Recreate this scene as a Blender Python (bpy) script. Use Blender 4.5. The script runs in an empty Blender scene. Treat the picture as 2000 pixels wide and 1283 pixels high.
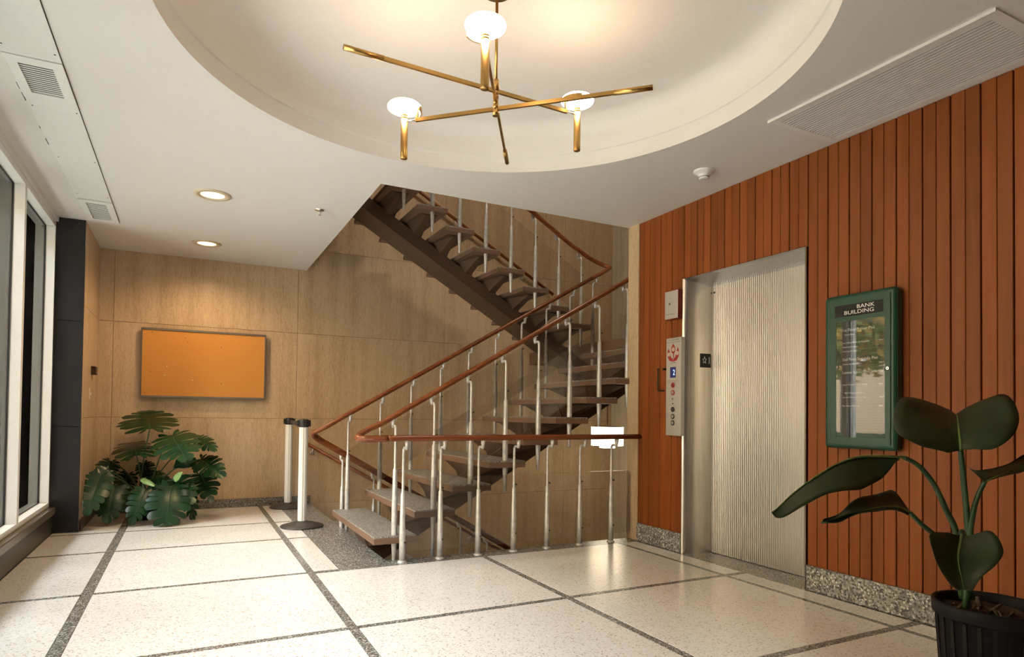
import bpy, bmesh, math, random
from mathutils import Vector, Matrix
random.seed(7)
PI = math.pi
S = bpy.context.scene
C = S.collection

# ------------------------------------------------------------------ camera
cam_d = bpy.data.cameras.new('camera')
cam = bpy.data.objects.new('camera', cam_d); C.objects.link(cam); S.camera = cam
cam_d.sensor_fit = 'HORIZONTAL'; cam_d.sensor_width = 36.0
cam_d.lens = 1241.6 / 2000 * 36
cam_d.shift_y = (785.33 - 641.5) / 2000
cam_d.clip_start = 0.05; cam_d.clip_end = 200
_r = ((0.89026, -0.455298, 0.011867), (-0.019635, -0.012336, 0.999731), (0.455029, 0.890254, 0.019922))
cam.matrix_world = Matrix(((_r[0][0], _r[1][0], -_r[2][0], 0), (_r[0][1], _r[1][1], -_r[2][1], 0),
                           (_r[0][2], _r[1][2], -_r[2][2], 1.15), (0, 0, 0, 1)))
# ------------------------------------------------------------------ world, exposure
w = bpy.data.worlds.new('overcast'); S.world = w; w.use_nodes = True
bg = w.node_tree.nodes['Background']
bg.inputs[0].default_value = (0.94, 0.96, 1.0, 1); bg.inputs[1].default_value = 18.0
S.view_settings.view_transform = 'Standard'; S.view_settings.look = 'None'
S.view_settings.gamma = 1; S.view_settings.use_curve_mapping = False
S.view_settings.exposure = 0.5
try:
    S.cycles.use_denoising = True
    S.cycles.use_adaptive_sampling = True; S.cycles.adaptive_threshold = .03
    S.cycles.max_bounces = 8; S.cycles.diffuse_bounces = 4; S.cycles.glossy_bounces = 4
    S.cycles.transparent_max_bounces = 16; S.cycles.transmission_bounces = 4
    S.cycles.sample_clamp_indirect = 6.0
    S.cycles.caustics_reflective = False; S.cycles.caustics_refractive = False
except Exception:
    pass
sun_d = bpy.data.lights.new('sun', 'SUN'); sun_d.energy = 10; sun_d.angle = .02; sun_d.color = (1.0, .98, .95)
sun = bpy.data.objects.new('sun', sun_d); C.objects.link(sun)
sun.rotation_euler = Vector((-.10, -.62, -.78)).to_track_quat('-Z', 'Y').to_euler()
# daylight portal across the row of street windows (guides sampling only)
pl = bpy.data.lights.new('window_portal', 'AREA'); pl.shape = 'RECTANGLE'; pl.size = 6.15; pl.size_y = 2.6
try: pl.cycles.is_portal = True
except Exception: pass
po = bpy.data.objects.new('window_portal', pl); C.objects.link(po)
po.location = (-1.36, 4.125, 1.57)
po.rotation_euler = Vector((1, 0, 0)).to_track_quat('-Z', 'Y').to_euler()

# ------------------------------------------------------------------ mesh helpers
WP = {}
class MB:
    def __init__(s): s.v = []; s.f = []; s.sm = []
    def add(s, vs, fs, smooth=False):
        n = len(s.v); s.v += [tuple(x) for x in vs]
        for f in fs: s.f.append(tuple(i + n for i in f)); s.sm.append(smooth)
        return s
    def box(s, x0, x1, y0, y1, z0, z1):
        v = [(x0,y0,z0),(x1,y0,z0),(x1,y1,z0),(x0,y1,z0),(x0,y0,z1),(x1,y0,z1),(x1,y1,z1),(x0,y1,z1)]
        return s.add(v, [(0,3,2,1),(4,5,6,7),(0,1,5,4),(1,2,6,5),(2,3,7,6),(3,0,4,7)])
    def bbox(s, x0, x1, y0, y1, z0, z1, b=0.004, axis='x', side=-1):
        """box with the edges of one face chamfered (plank-like)"""
        if axis == 'x':
            xa, xb = (x0, x1) if side < 0 else (x1, x0)
            d = b if side < 0 else -b
            v = [(xb,y0,z0),(xb,y1,z0),(xb,y1,z1),(xb,y0,z1),
                 (xa+d,y0,z0),(xa+d,y1,z0),(xa+d,y1,z1),(xa+d,y0,z1),
                 (xa,y0+b,z0+b),(xa,y1-b,z0+b),(xa,y1-b,z1-b),(xa,y0+b,z1-b)]
        elif axis == 'y':
            ya, yb = (y0, y1) if side < 0 else (y1, y0)
            d = b if side < 0 else -b
            v = [(x0,yb,z0),(x1,yb,z0),(x1,yb,z1),(x0,yb,z1),
                 (x0,ya+d,z0),(x1,ya+d,z0),(x1,ya+d,z1),(x0,ya+d,z1),
                 (x0+b,ya,z0+b),(x1-b,ya,z0+b),(x1-b,ya,z1-b),(x0+b,ya,z1-b)]
        else:
            v = [(x0,y0,z0),(x1,y0,z0),(x1,y1,z0),(x0,y1,z0),
                 (x0,y0,z1-b),(x1,y0,z1-b),(x1,y1,z1-b),(x0,y1,z1-b),
                 (x0+b,y0+b,z1),(x1-b,y0+b,z1),(x1-b,y1-b,z1),(x0+b,y1-b,z1)]
        return s.add(v, [(0,1,2,3),(0,4,5,1),(1,5,6,2),(2,6,7,3),(3,7,4,0),(4,8,9,5),(5,9,10,6),(6,10,11,7),(7,11,8,4),(8,11,10,9)])
    def tube(s, pts, rad, n=10, cap=True, smooth=True, sx=1.0, sy=1.0, up=None):
        P = [Vector(p) for p in pts]
        R = rad if isinstance(rad, (list, tuple)) else [rad] * len(P)
        rings = []; ref = None
        for i, p in enumerate(P):
            t = (P[min(i+1, len(P)-1)] - P[max(i-1, 0)])
            if t.length < 1e-9: t = Vector((0,0,1))
            t.normalize()
            if ref is None:
                u = Vector(up) if up else (Vector((0,0,1)) if abs(t.z) < .9 else Vector((1,0,0)))
                ref = (u - t * u.dot(t)).normalized()
            else:
                ref = (ref - t * ref.dot(t)).normalized()
            b = t.cross(ref)
            rings.append([p + (ref * math.cos(2*PI*k/n) * sy + b * math.sin(2*PI*k/n) * sx) * R[i] for k in range(n)])
        n0 = len(s.v)
        for r in rings: s.v += [tuple(q) for q in r]
        for i in range(len(P)-1):
            for k in range(n):
                a = n0+i*n+k; b2 = n0+i*n+(k+1)%n
                s.f.append((a, b2, b2+n, a+n)); s.sm.append(smooth)
        if cap:
            s.f.append(tuple(n0+k for k in reversed(range(n)))); s.sm.append(False)
            s.f.append(tuple(n0+(len(P)-1)*n+k for k in range(n))); s.sm.append(False)
        return s
    def lathe(s, prof, c, n=24, smooth=True, a0=0.0, a1=2*PI, ax=None):
        """prof: (r, z) from one end to the other around a vertical axis at c=(x,y)"""
        n0 = len(s.v); full = abs(a1 - a0 - 2*PI) < 1e-6; m = n if full else n+1
        for r, z in prof:
            for k in range(m):
                a = a0 + (a1-a0)*k/n
                q = Vector((c[0] + r*math.cos(a), c[1] + r*math.sin(a), z))
                s.v.append(tuple(q))
        for i in range(len(prof)-1):
            for k in range(n):
                k2 = (k+1) % m
                a = n0+i*m+k; b = n0+i*m+k2
                s.f.append((a, b, b+m, a+m)); s.sm.append(smooth)
        return s
    def prism(s, poly, y0, y1, axis='y'):
        n = len(poly)
        def P(a, b, d):
            return (a, d, b) if axis == 'y' else ((d, a, b) if axis == 'x' else (a, b, d))
        v = [P(a, b, y0) for a, b in poly] + [P(a, b, y1) for a, b in poly]
        fs = [tuple(range(n)), tuple(reversed(range(n, 2*n)))] + [(i, i+n, (i+1)%n+n, (i+1)%n) for i in range(n)]
        return s.add(v, fs)
    def disc(s, c, r, axis='x', n=20, t=0.003, side=-1):
        pts = [(math.cos(2*PI*k/n)*r, math.sin(2*PI*k/n)*r) for k in range(n)]
        if axis == 'x':
            v = [(c[0], c[1]+a, c[2]+b) for a, b in pts] + [(c[0]+side*t, c[1]+a, c[2]+b) for a, b in pts]
        elif axis == 'y':
            v = [(c[0]+a, c[1], c[2]+b) for a, b in pts] + [(c[0]+a, c[1]+side*t, c[2]+b) for a, b in pts]
        else:
            v = [(c[0]+a, c[1]+b, c[2]) for a, b in pts] + [(c[0]+a, c[1]+b, c[2]+side*t) for a, b in pts]
        return s.add(v, [tuple(range(n)), tuple(reversed(range(n, 2*n)))] + [(i, i+n, (i+1)%n+n, (i+1)%n) for i in range(n)])
    def mesh(s, name):
        me = bpy.data.meshes.new(name); me.from_pydata(s.v, [], s.f)
        me.polygons.foreach_set('use_smooth', s.sm)
        bm = bmesh.new(); bm.from_mesh(me); bmesh.ops.recalc_face_normals(bm, faces=bm.faces); bm.to_mesh(me); bm.free()
        me.update(); return me

def tag(o, label=None, cat=None, group=None, kind=None):
    if label: o['label'] = label
    if cat: o['category'] = cat
    if group: o['group'] = group
    if kind: o['kind'] = kind
    return o
def inst(name, me, parent=None, loc=(0,0,0)):
    o = bpy.data.objects.new(name, me); C.objects.link(o)
    pw = Vector((0,0,0))
    if parent is not None:
        o.parent = parent; pw = WP[parent.name]
    o.location = Vector(loc) - pw; WP[o.name] = Vector(loc)
    return o
def obj(name, mb, m, parent=None, base=None):
    """mb in world coordinates; origin at base (or world origin)"""
    loc = Vector(base) if base else Vector((0,0,0))
    if base: mb.v = [tuple(Vector(q) - loc) for q in mb.v]
    me = mb.mesh(name); me.materials.append(M[m] if isinstance(m, str) else m)
    return inst(name, me, parent, loc)
def thing(name, loc, label, cat, group=None, kind=None):
    o = bpy.data.objects.new(name, None); C.objects.link(o); o.location = loc; o.empty_display_size = .1
    WP[o.name] = Vector(loc)
    return tag(o, label, cat, group, kind)
def struct(name, mb, m, label, parent=None, cat=None):
    o = obj(name, mb, m, parent)
    if parent is None: tag(o, label, cat, kind='structure')
    return o

# ------------------------------------------------------------------ materials
M = {}
def new_mat(name):
    m = bpy.data.materials.new(name); m.use_nodes = True; M[name] = m
    nt = m.node_tree; b = nt.nodes['Principled BSDF']
    return m, nt, b
def N(nt, t, **kw):
    n = nt.nodes.new(t)
    for k, v in kw.items():
        if hasattr(n, k): setattr(n, k, v)
        else: n.inputs[k].default_value = v
    return n
def ramp(nt, stops, interp='LINEAR'):
    r = nt.nodes.new('ShaderNodeValToRGB'); cr = r.color_ramp; cr.interpolation = interp
    while len(cr.elements) < len(stops): cr.elements.new(0.5)
    for e, (p, c) in zip(cr.elements, stops): e.position = p; e.color = (*c, 1)
    return r
def plain(name, col, rough=.5, metal=0.0, spec=.5, coat=0.0, bump=0.0, bscale=60):
    m, nt, b = new_mat(name)
    b.inputs['Base Color'].default_value = (*col, 1); b.inputs['Roughness'].default_value = rough
    b.inputs['Metallic'].default_value = metal; b.inputs['Specular IOR Level'].default_value = spec
    b.inputs['Coat Weight'].default_value = coat
    L = nt.links
    g = N(nt, 'ShaderNodeNewGeometry')
    n = N(nt, 'ShaderNodeTexNoise'); n.inputs['Scale'].default_value = bscale; n.inputs['Detail'].default_value = 4
    L.new(g.outputs['Position'], n.inputs['Vector'])
    mx = N(nt, 'ShaderNodeMix', data_type='RGBA')
    mx.inputs[6].default_value = (*[c*.93 for c in col], 1); mx.inputs[7].default_value = (*[min(1, c*1.05) for c in col], 1)
    L.new(n.outputs['Fac'], mx.inputs[0]); L.new(mx.outputs[2], b.inputs['Base Color'])
    if bump:
        bp = N(nt, 'ShaderNodeBump'); bp.inputs['Strength'].default_value = bump; bp.inputs['Distance'].default_value = .004
        L.new(n.outputs['Fac'], bp.inputs['Height']); L.new(bp.outputs['Normal'], b.inputs['Normal'])
    return m
def speckle(name, stops, scale, rough, scale2=None, coat=0.0):
    m, nt, b = new_mat(name); L = nt.links
    g = N(nt, 'ShaderNodeNewGeometry')
    v = N(nt, 'ShaderNodeTexVoronoi'); v.inputs['Scale'].default_value = scale
    L.new(g.outputs['Position'], v.inputs['Vector'])
    sp = N(nt, 'ShaderNodeSeparateColor'); L.new(v.outputs['Color'], sp.inputs[0])
    r = ramp(nt, stops, 'CONSTANT'); L.new(sp.outputs[0], r.inputs[0])
    n = N(nt, 'ShaderNodeTexNoise'); n.inputs['Scale'].default_value = 1.3; n.inputs['Detail'].default_value = 5
    L.new(g.outputs['Position'], n.inputs['Vector'])
    mr = N(nt, 'ShaderNodeMapRange'); mr.inputs[3].default_value = .88; mr.inputs[4].default_value = 1.08
    L.new(n.outputs['Fac'], mr.inputs[0])
    oi = N(nt, 'ShaderNodeObjectInfo')
    mr2 = N(nt, 'ShaderNodeMapRange'); mr2.inputs[3].default_value = .95; mr2.inputs[4].default_value = 1.03
    L.new(oi.outputs['Random'], mr2.inputs[0])
    mm = N(nt, 'ShaderNodeMath', operation='MULTIPLY'); L.new(mr.outputs[0], mm.inputs[0]); L.new(mr2.outputs[0], mm.inputs[1])
    hs = N(nt, 'ShaderNodeHueSaturation'); L.new(r.outputs[0], hs.inputs['Color']); L.new(mm.outputs[0], hs.inputs['Value'])
    L.new(hs.outputs[0], b.inputs['Base Color'])
    b.inputs['Roughness'].default_value = rough; b.inputs['Coat Weight'].default_value = coat; b.inputs['Coat Roughness'].default_value = .06
    return m
# polished terrazzo, grey granite terrazzo
speckle('terrazzo', [(0,(.80,.78,.75)),(.45,(.84,.825,.80)),(.68,(.66,.60,.53)),(.77,(.86,.85,.83)),(.93,(.48,.41,.34)),(.965,(.76,.74,.71))], 120, .21)
speckle('granite', [(0,(.17,.165,.15)),(.3,(.10,.097,.09)),(.5,(.24,.235,.215)),(.68,(.05,.05,.048)),(.8,(.36,.35,.33)),(.93,(.58,.57,.54))], 150, .27)
speckle('plinth_granite', [(0,(.20,.20,.19)),(.3,(.12,.12,.115)),(.48,(.30,.30,.285)),(.66,(.06,.06,.06)),(.76,(.42,.41,.39)),(.9,(.70,.69,.66))], 95, .38)
speckle('tread_granite', [(0,(.22,.21,.195)),(.3,(.13,.125,.115)),(.5,(.30,.29,.27)),(.68,(.07,.065,.06)),(.8,(.42,.40,.37)),(.93,(.62,.60,.56))], 150, .42)
def travertine(name, a, b_, c):
    m, nt, b = new_mat(name); L = nt.links
    g = N(nt, 'ShaderNodeNewGeometry'); oi = N(nt, 'ShaderNodeObjectInfo')
    ad = N(nt, 'ShaderNodeVectorMath', operation='ADD'); L.new(g.outputs['Position'], ad.inputs[0])
    sc = N(nt, 'ShaderNodeVectorMath', operation='SCALE'); sc.inputs[0].default_value = (13, 7, 5); L.new(oi.outputs['Random'], sc.inputs['Scale'])
    L.new(sc.outputs[0], ad.inputs[1])
    def strand(x, z, det):
        mp = N(nt, 'ShaderNodeMapping'); mp.inputs['Scale'].default_value = (x, x, z); L.new(ad.outputs[0], mp.inputs[0])
        n = N(nt, 'ShaderNodeTexNoise'); n.inputs['Scale'].default_value = 1; n.inputs['Detail'].default_value = det; n.inputs['Roughness'].default_value = .65
        L.new(mp.outputs[0], n.inputs['Vector']); return n
    n1 = strand(7, .35, 5); n2 = strand(95, 14.0, 8)
    mx = N(nt, 'ShaderNodeMath', operation='ADD'); L.new(n1.outputs['Fac'], mx.inputs[0]); L.new(n2.outputs['Fac'], mx.inputs[1])
    r = ramp(nt, [(.40, a), (.5, b_), (.60, c)])
    hv = N(nt, 'ShaderNodeMath', operation='MULTIPLY'); hv.inputs[1].default_value = .5; L.new(mx.outputs[0], hv.inputs[0]); L.new(hv.outputs[0], r.inputs[0])
    # pits
    mp = N(nt, 'ShaderNodeMapping'); mp.inputs['Scale'].default_value = (60, 60, 26); L.new(ad.outputs[0], mp.inputs[0])
    v = N(nt, 'ShaderNodeTexVoronoi'); v.inputs['Scale'].default_value = 1; L.new(mp.outputs[0], v.inputs['Vector'])
    pr = ramp(nt, [(.0, (.42,.36,.30)), (.14, (.66,.62,.58)), (.24, (1,1,1))]); L.new(v.outputs['Distance'], pr.inputs[0])
    ml = N(nt, 'ShaderNodeMix', data_type='RGBA', blend_type='MULTIPLY'); ml.inputs[0].default_value = .8
    L.new(r.outputs[0], ml.inputs[6]); L.new(pr.outputs[0], ml.inputs[7]); L.new(ml.outputs[2], b.inputs['Base Color'])
    b.inputs['Roughness'].default_value = .33; b.inputs['Specular IOR Level'].default_value = .35
    bp = N(nt, 'ShaderNodeBump'); bp.inputs['Strength'].default_value = .25; bp.inputs['Distance'].default_value = .002
    L.new(n2.outputs['Fac'], bp.inputs['Height']); L.new(bp.outputs['Normal'], b.inputs['Normal'])
travertine('travertine', (.47,.335,.20), (.58,.425,.265), (.64,.49,.325))
travertine('travertine_pale', (.50,.42,.32), (.62,.54,.43), (.72,.65,.55))
def wood(name, dark, mid, lite, rough=.36, axis='z'):
    m, nt, b = new_mat(name); L = nt.links
    g = N(nt, 'ShaderNodeNewGeometry'); oi = N(nt, 'ShaderNodeObjectInfo')
    sc = N(nt, 'ShaderNodeVectorMath', operation='SCALE'); sc.inputs[0].default_value = (11, 17, 23); L.new(oi.outputs['Random'], sc.inputs['Scale'])
    ad = N(nt, 'ShaderNodeVectorMath', operation='ADD'); L.new(g.outputs['Position'], ad.inputs[0]); L.new(sc.outputs[0], ad.inputs[1])
    mp = N(nt, 'ShaderNodeMapping'); mp.inputs['Scale'].default_value = (38, 38, 1.6) if axis == 'z' else (2, 38, 38); L.new(ad.outputs[0], mp.inputs[0])
    n = N(nt, 'ShaderNodeTexNoise'); n.inputs['Scale'].default_value = 1; n.inputs['Detail'].default_value = 6; n.inputs['Distortion'].default_value = .6
    L.new(mp.outputs[0], n.inputs['Vector'])
    mp2 = N(nt, 'ShaderNodeMapping'); mp2.inputs['Scale'].default_value = (9, 9, 1.1) if axis == 'z' else (1.5, 9, 9); L.new(ad.outputs[0], mp2.inputs[0])
    n2 = N(nt, 'ShaderNodeTexNoise'); n2.inputs['Scale'].default_value = 1; n2.inputs['Detail'].default_value = 3; L.new(mp2.outputs[0], n2.inputs['Vector'])
    am = N(nt, 'ShaderNodeMath', operation='ADD'); L.new(n.outputs['Fac'], am.inputs[0]); L.new(n2.outputs['Fac'], am.inputs[1])
    hf = N(nt, 'ShaderNodeMath', operation='MULTIPLY'); hf.inputs[1].default_value = .5; L.new(am.outputs[0], hf.inputs[0])
    r = ramp(nt, [(.33, dark), (.5, mid), (.66, lite)]); L.new(hf.outputs[0], r.inputs[0])
    mr = N(nt, 'ShaderNodeMapRange'); mr.inputs[3].default_value = .78; mr.inputs[4].default_value = 1.14; L.new(oi.outputs['Random'], mr.inputs[0])
    hs = N(nt, 'ShaderNodeHueSaturation'); L.new(r.outputs[0], hs.inputs['Color']); L.new(mr.outputs[0], hs.inputs['Value'])
    L.new(hs.outputs[0], b.inputs['Base Color']); b.inputs['Roughness'].default_value = rough; b.inputs['Specular IOR Level'].default_value = .3
    bp = N(nt, 'ShaderNodeBump'); bp.inputs['Strength'].default_value = .12; bp.inputs['Distance'].default_value = .001
    L.new(n.outputs['Fac'], bp.inputs['Height']); L.new(bp.outputs['Normal'], b.inputs['Normal'])
wood('wood_plank', (.205,.050,.0085), (.25,.064,.0115), (.285,.079,.016), .5)
wood('rail_wood', (.13,.033,.011), (.22,.062,.02), (.30,.10,.034), .25, 'x')
plain('ceiling_paint', (.74,.715,.675), .75, bump=.08, bscale=90)
plain('panel_paint', (.77,.765,.735), .55)
plain('white_metal', (.80,.80,.78), .35)
plain('grille_paint', (.78,.765,.73), .45)
plain('vent_grey', (.05,.047,.045), .7)
plain('vent_brown', (.085,.06,.045), .7)
plain('panel_steel', (.60,.575,.54), .42, .55)
plain('black_gasket', (.012,.012,.012), .6)
plain('black_plastic', (.016,.016,.017), .45, bump=.1)
plain('pot_plastic', (.009,.009,.010), .6, 0, .2)
plain('soil', (.035,.02,.012), .95, bump=1.0, bscale=70)
plain('dark_rubber', (.045,.042,.04), .5)
plain('groove', (.03,.012,.005), .8)
plain('stair_brown', (.19,.108,.068), .5, bump=.15, bscale=35)
plain('stringer_shade_brown', (.088,.050,.031), .52, bump=.1, bscale=30)  # darker stair brown; on brackets it paints in the underside shade
plain('black_granite', (.014,.014,.016), .22, bump=.03)
plain('sill_stone', (.13,.105,.08), .25)
plain('base_stone', (.045,.04,.035), .35)
plain('brass', (.52,.335,.115), .31, 1.0)
plain('brass_dark', (.30,.18,.07), .32, 1.0)
plain('chrome', (.75,.73,.70), .12, 1.0)
plain('aluminium', (.72,.71,.69), .3, 1.0)
plain('cork', (.66,.295,.062), .85, bump=.25, bscale=220)
plain('board_frame', (.22,.195,.165), .4, .7)
plain('green_paint', (.004,.052,.030), .34)
plain('letterboard', (.011,.010,.010), .75)
plain('letter_white', (.86,.85,.82), .6)
plain('ink_black', (.02,.018,.017), .6)
plain('ink_red', (.34,.025,.02), .5)
plain('red_paint', (.20,.012,.008), .4)
plain('bronze', (.055,.028,.012), .4, .6)
plain('switch_ivory', (.62,.52,.38), .4)
plain('pin_head', (.8,.78,.72), .3)
plain('hole_dark', (.02,.014,.01), .8)
plain('concrete', (.50,.49,.46), .85)
plain('pavement', (.30,.295,.28), .85)
plain('basement_floor', (.20,.17,.14), .7)
plain('hedge_leaf', (.035,.075,.025), .7)
plain('tree_leaf', (.16,.19,.045), .7)
plain('tree_leaf_amber', (.36,.22,.05), .7)
plain('bark', (.09,.065,.045), .9)
plain('facade_brick', (.40,.29,.18), .85, bump=.4, bscale=14)
plain('belt_grey', (.05,.05,.05), .7)
# galvanised posts
m, nt, b = new_mat('galvanised'); L = nt.links
g = N(nt, 'ShaderNodeNewGeometry'); n = N(nt, 'ShaderNodeTexNoise'); n.inputs['Scale'].default_value = 28; n.inputs['Detail'].default_value = 5
L.new(g.outputs['Position'], n.inputs['Vector'])
r = ramp(nt, [(.3, (.50,.495,.48)), (.7, (.70,.69,.675))]); L.new(n.outputs['Fac'], r.inputs[0]); L.new(r.outputs[0], b.inputs['Base Color'])
b.inputs['Metallic'].default_value = .4; b.inputs['Roughness'].default_value = .42
# brushed steel
m, nt, b = new_mat('steel'); L = nt.links
g = N(nt, 'ShaderNodeNewGeometry'); mp = N(nt, 'ShaderNodeMapping'); mp.inputs['Scale'].default_value = (60, 60, 2); L.new(g.outputs['Position'], mp.inputs[0])
n = N(nt, 'ShaderNodeTexNoise'); n.inputs['Scale'].default_value = 1; n.inputs['Detail'].default_value = 4; L.new(mp.outputs[0], n.inputs['Vector'])
r = ramp(nt, [(.3, (.50,.465,.43)), (.7, (.62,.585,.545))]); L.new(n.outputs['Fac'], r.inputs[0]); L.new(r.outputs[0], b.inputs['Base Color'])
b.inputs['Metallic'].default_value = 1; b.inputs['Roughness'].default_value = .27
m, nt, b = new_mat('door_steel'); b.inputs['Base Color'].default_value = (.60,.567,.53,1); b.inputs['Metallic'].default_value = 1; b.inputs['Roughness'].default_value = .34
# clear sheets
def clear(name, tint, haze=0.0, ior=1.5):
    m, nt, b = new_mat(name); L = nt.links; nt.nodes.remove(b); out = nt.nodes['Material Output']
    t = N(nt, 'ShaderNodeBsdfTransparent'); t.inputs[0].default_value = (*tint, 1)
    gl = N(nt, 'ShaderNodeBsdfGlossy'); gl.inputs['Roughness'].default_value = .02; gl.inputs[0].default_value = (1,1,1,1)
    f = N(nt, 'ShaderNodeFresnel'); f.inputs[0].default_value = ior
    mx = N(nt, 'ShaderNodeMixShader'); L.new(f.outputs[0], mx.inputs[0])
    if haze:
        d = N(nt, 'ShaderNodeBsdfDiffuse'); d.inputs[0].default_value = (.7,.66,.6,1)
        h = N(nt, 'ShaderNodeMixShader'); h.inputs[0].default_value = haze; L.new(t.outputs[0], h.inputs[1]); L.new(d.outputs[0], h.inputs[2])
        L.new(h.outputs[0], mx.inputs[1])
    else: L.new(t.outputs[0], mx.inputs[1])
    L.new(gl.outputs[0], mx.inputs[2]); L.new(mx.outputs[0], out.inputs[0])
clear('window_glass', (.95,.975,.965), 0, 1.22); clear('plexiglass', (.94,.93,.915), .022, 1.35); clear('case_glass', (.96,.96,.96), 0, 1.42)
def emit(name, col, s):
    m, nt, b = new_mat(name); b.inputs['Base Color'].default_value = (.8,.75,.65,1) if s > 2 else (.02,.02,.04,1)
    b.inputs['Emission Color'].default_value = (*col, 1); b.inputs['Emission Strength'].default_value = s
emit('globe_glow', (1.0,.66,.42), 24.0)
emit('downlight_glow', (1.0,.66,.30), 3.2)
emit('pendant_glow', (1.0,.88,.66), 4.5)
emit('display_blue', (.02,.05,.6), .08)
emit('digit_glow', (.5,.7,1.0), 1.6)
emit('upper_fill_glow', (1.0,.84,.66), 30.0)
# leaves
def leafmat(name, a, b_, rough, s):
    m, nt, b = new_mat(name); L = nt.links
    g = N(nt, 'ShaderNodeNewGeometry'); n = N(nt, 'ShaderNodeTexNoise'); n.inputs['Scale'].default_value = s; n.inputs['Detail'].default_value = 3
    L.new(g.outputs['Position'], n.inputs['Vector'])
    r = ramp(nt, [(.35, a), (.65, b_)]); L.new(n.outputs['Fac'], r.inputs[0]); L.new(r.outputs[0], b.inputs['Base Color'])
    b.inputs['Roughness'].default_value = rough; b.inputs['Specular IOR Level'].default_value = .55
leafmat('monstera_leaf', (.006,.028,.010), (.011,.048,.016), .27, 9)
M['monstera_leaf'].node_tree.nodes['Principled BSDF'].inputs['Specular IOR Level'].default_value = .3
leafmat('monstera_new', (.20,.36,.12), (.28,.46,.17), .35, 9)
leafmat('banana_leaf', (.013,.025,.006), (.022,.038,.009), .5, 12)
leafmat('midrib_green', (.10,.16,.035), (.14,.21,.05), .45, 12)
leafmat('stalk_green', (.022,.06,.024), (.036,.085,.03), .4, 12)

# ================================================================== SETTING
XL, XR, ZC, YB = -1.09, 3.736, 2.95, 8.346       # left base, wood face, ceiling, back wall
YW, YO, XO = 4.73, 4.888, 1.32                   # wood end, ceiling opening front, opening left
YN = -3.0                                        # end of the lobby behind the viewer
OX, OY = 1.41, 4.88                              # floor opening corner
SX = 6.06                                        # far end of the stairwell
# ---- floor
fl = MB()
fl.box(-1.4, 4.1, YN, OY, -.32, -.021); fl.box(-1.4, OX, OY, YB+.05, -.32, -.021)
floor = struct('floor', fl, 'concrete', 'speckled cream terrazzo floor divided by grey granite strips')
XS = [(-.563,-.501), (.791,.842), (2.146,2.195), (3.493,3.537)]
YS = [7.049, 6.096, 4.743, 3.435, 2.177, .92, -.34, -1.6]
hw = .024
def piece(name, x0, x1, y0, y1, m):
    g = .0012
    obj(name, MB().bbox(x0+g, x1-g, y0+g, y1-g, -.021, 0, .0015, 'z'), m, floor, ((x0+x1)/2, (y0+y1)/2, 0))
EX = 3.705
cols = [(XL, XS[0][0]), (XS[0][1], XS[1][0]), (XS[1][1], XS[2][0]), (XS[2][1], XS[3][0]), (XS[3][1], EX)]
ysn = [YN] + sorted(y for y in YS if y < 4.6)
for ci, (x0, x1) in enumerate(cols):
    for k in range(len(ysn)):
        a = ysn[k] + (hw if k else 0)
        bnd = ysn[k+1] - hw if k+1 < len(ysn) else (4.743-hw if ci < 2 else 4.70)
        piece('terrazzo_panel', x0, x1, a, bnd, 'terrazzo')
        if k: piece('granite_strip', x0, x1, ysn[k]-hw, ysn[k]+hw, 'granite')
for x0, x1 in ((XL, XS[0][0]), (XS[0][1], XS[1][0]), (XS[1][1], 1.02)):
    seq = [4.743, 6.096, 7.049, YB]
    for k in range(3):
        b_ = seq[k+1] - (hw if k < 2 else .02)
        xa = x0
        if k == 2 and x0 == XL: piece('terrazzo_panel', x0, x1, seq[k]+hw, 7.2, 'terrazzo'); xa = -.885; piece('terrazzo_panel', xa, x1, 7.2, b_, 'terrazzo')
        else: piece('terrazzo_panel', xa, x1, seq[k]+hw, b_, 'terrazzo')
        piece('granite_strip', x0, x1, seq[k]-hw, seq[k]+hw, 'granite')
for i, (x0, x1) in enumerate(XS):
    piece('granite_strip', x0, x1, YN, YB-.02 if i < 2 else 4.70, 'granite')
piece('granite_border', 1.02, OX, OY, YB-.02, 'granite')
piece('granite_border', 1.02, EX, 4.70, OY, 'granite')
piece('granite_edging', EX, XR+.03, YN, 2.92, 'granite')
piece('granite_edging', EX, XR+.03, 4.135, OY, 'granite')
piece('granite_threshold', EX, 4.03, 2.92, 4.135, 'granite')
# ---- stairwell below
sw = MB()
sw.box(OX-.15, SX, OY-.15, OY, -2.7, -.32); sw.box(OX-.15, OX, OY, YB, -2.7, -.32); sw.box(OX-.15, SX, OY-.15, YB, -2.8, -2.7)
struct('wall_stairwell_lower', sw, 'concrete', 'plain lower walls and floor of the stairwell under the lobby')
# ---- back wall: travertine slabs
bw = MB(); bw.box(-1.4, SX+.2, YB+.022, YB+.3, -2.8, 6.3)
wall_back = struct('wall_back', bw, 'groove', 'warm veined travertine back wall behind the open stairs')
zs = [-2.15, -1.07, 0.0, 1.071, 2.145, 3.22, 4.29, 5.36, 6.3]
xs = [-.94, -.75, 1.22, 3.19, 5.16, SX+.1]
for i in range(len(zs)-1):
    for j in range(len(xs)-1):
        if i < 2 and xs[j+1] < 1.3: continue
        if i > 4 and xs[j+1] < 1.3: continue
        z1 = zs[i+1]
        obj('travertine_slab', MB().bbox(xs[j]+.0015, xs[j+1]-.0015, YB, YB+.025, zs[i]+.0015, z1-.0015, .002, 'y'), 'travertine', wall_back, ((xs[j]+xs[j+1])/2, YB, zs[i]))
bs = MB().box(-.9, OX, YB-.018, YB-.001, .001, .10)
struct('baseboard_back', bs, 'granite', 'dark speckled granite base along the travertine wall')
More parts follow.
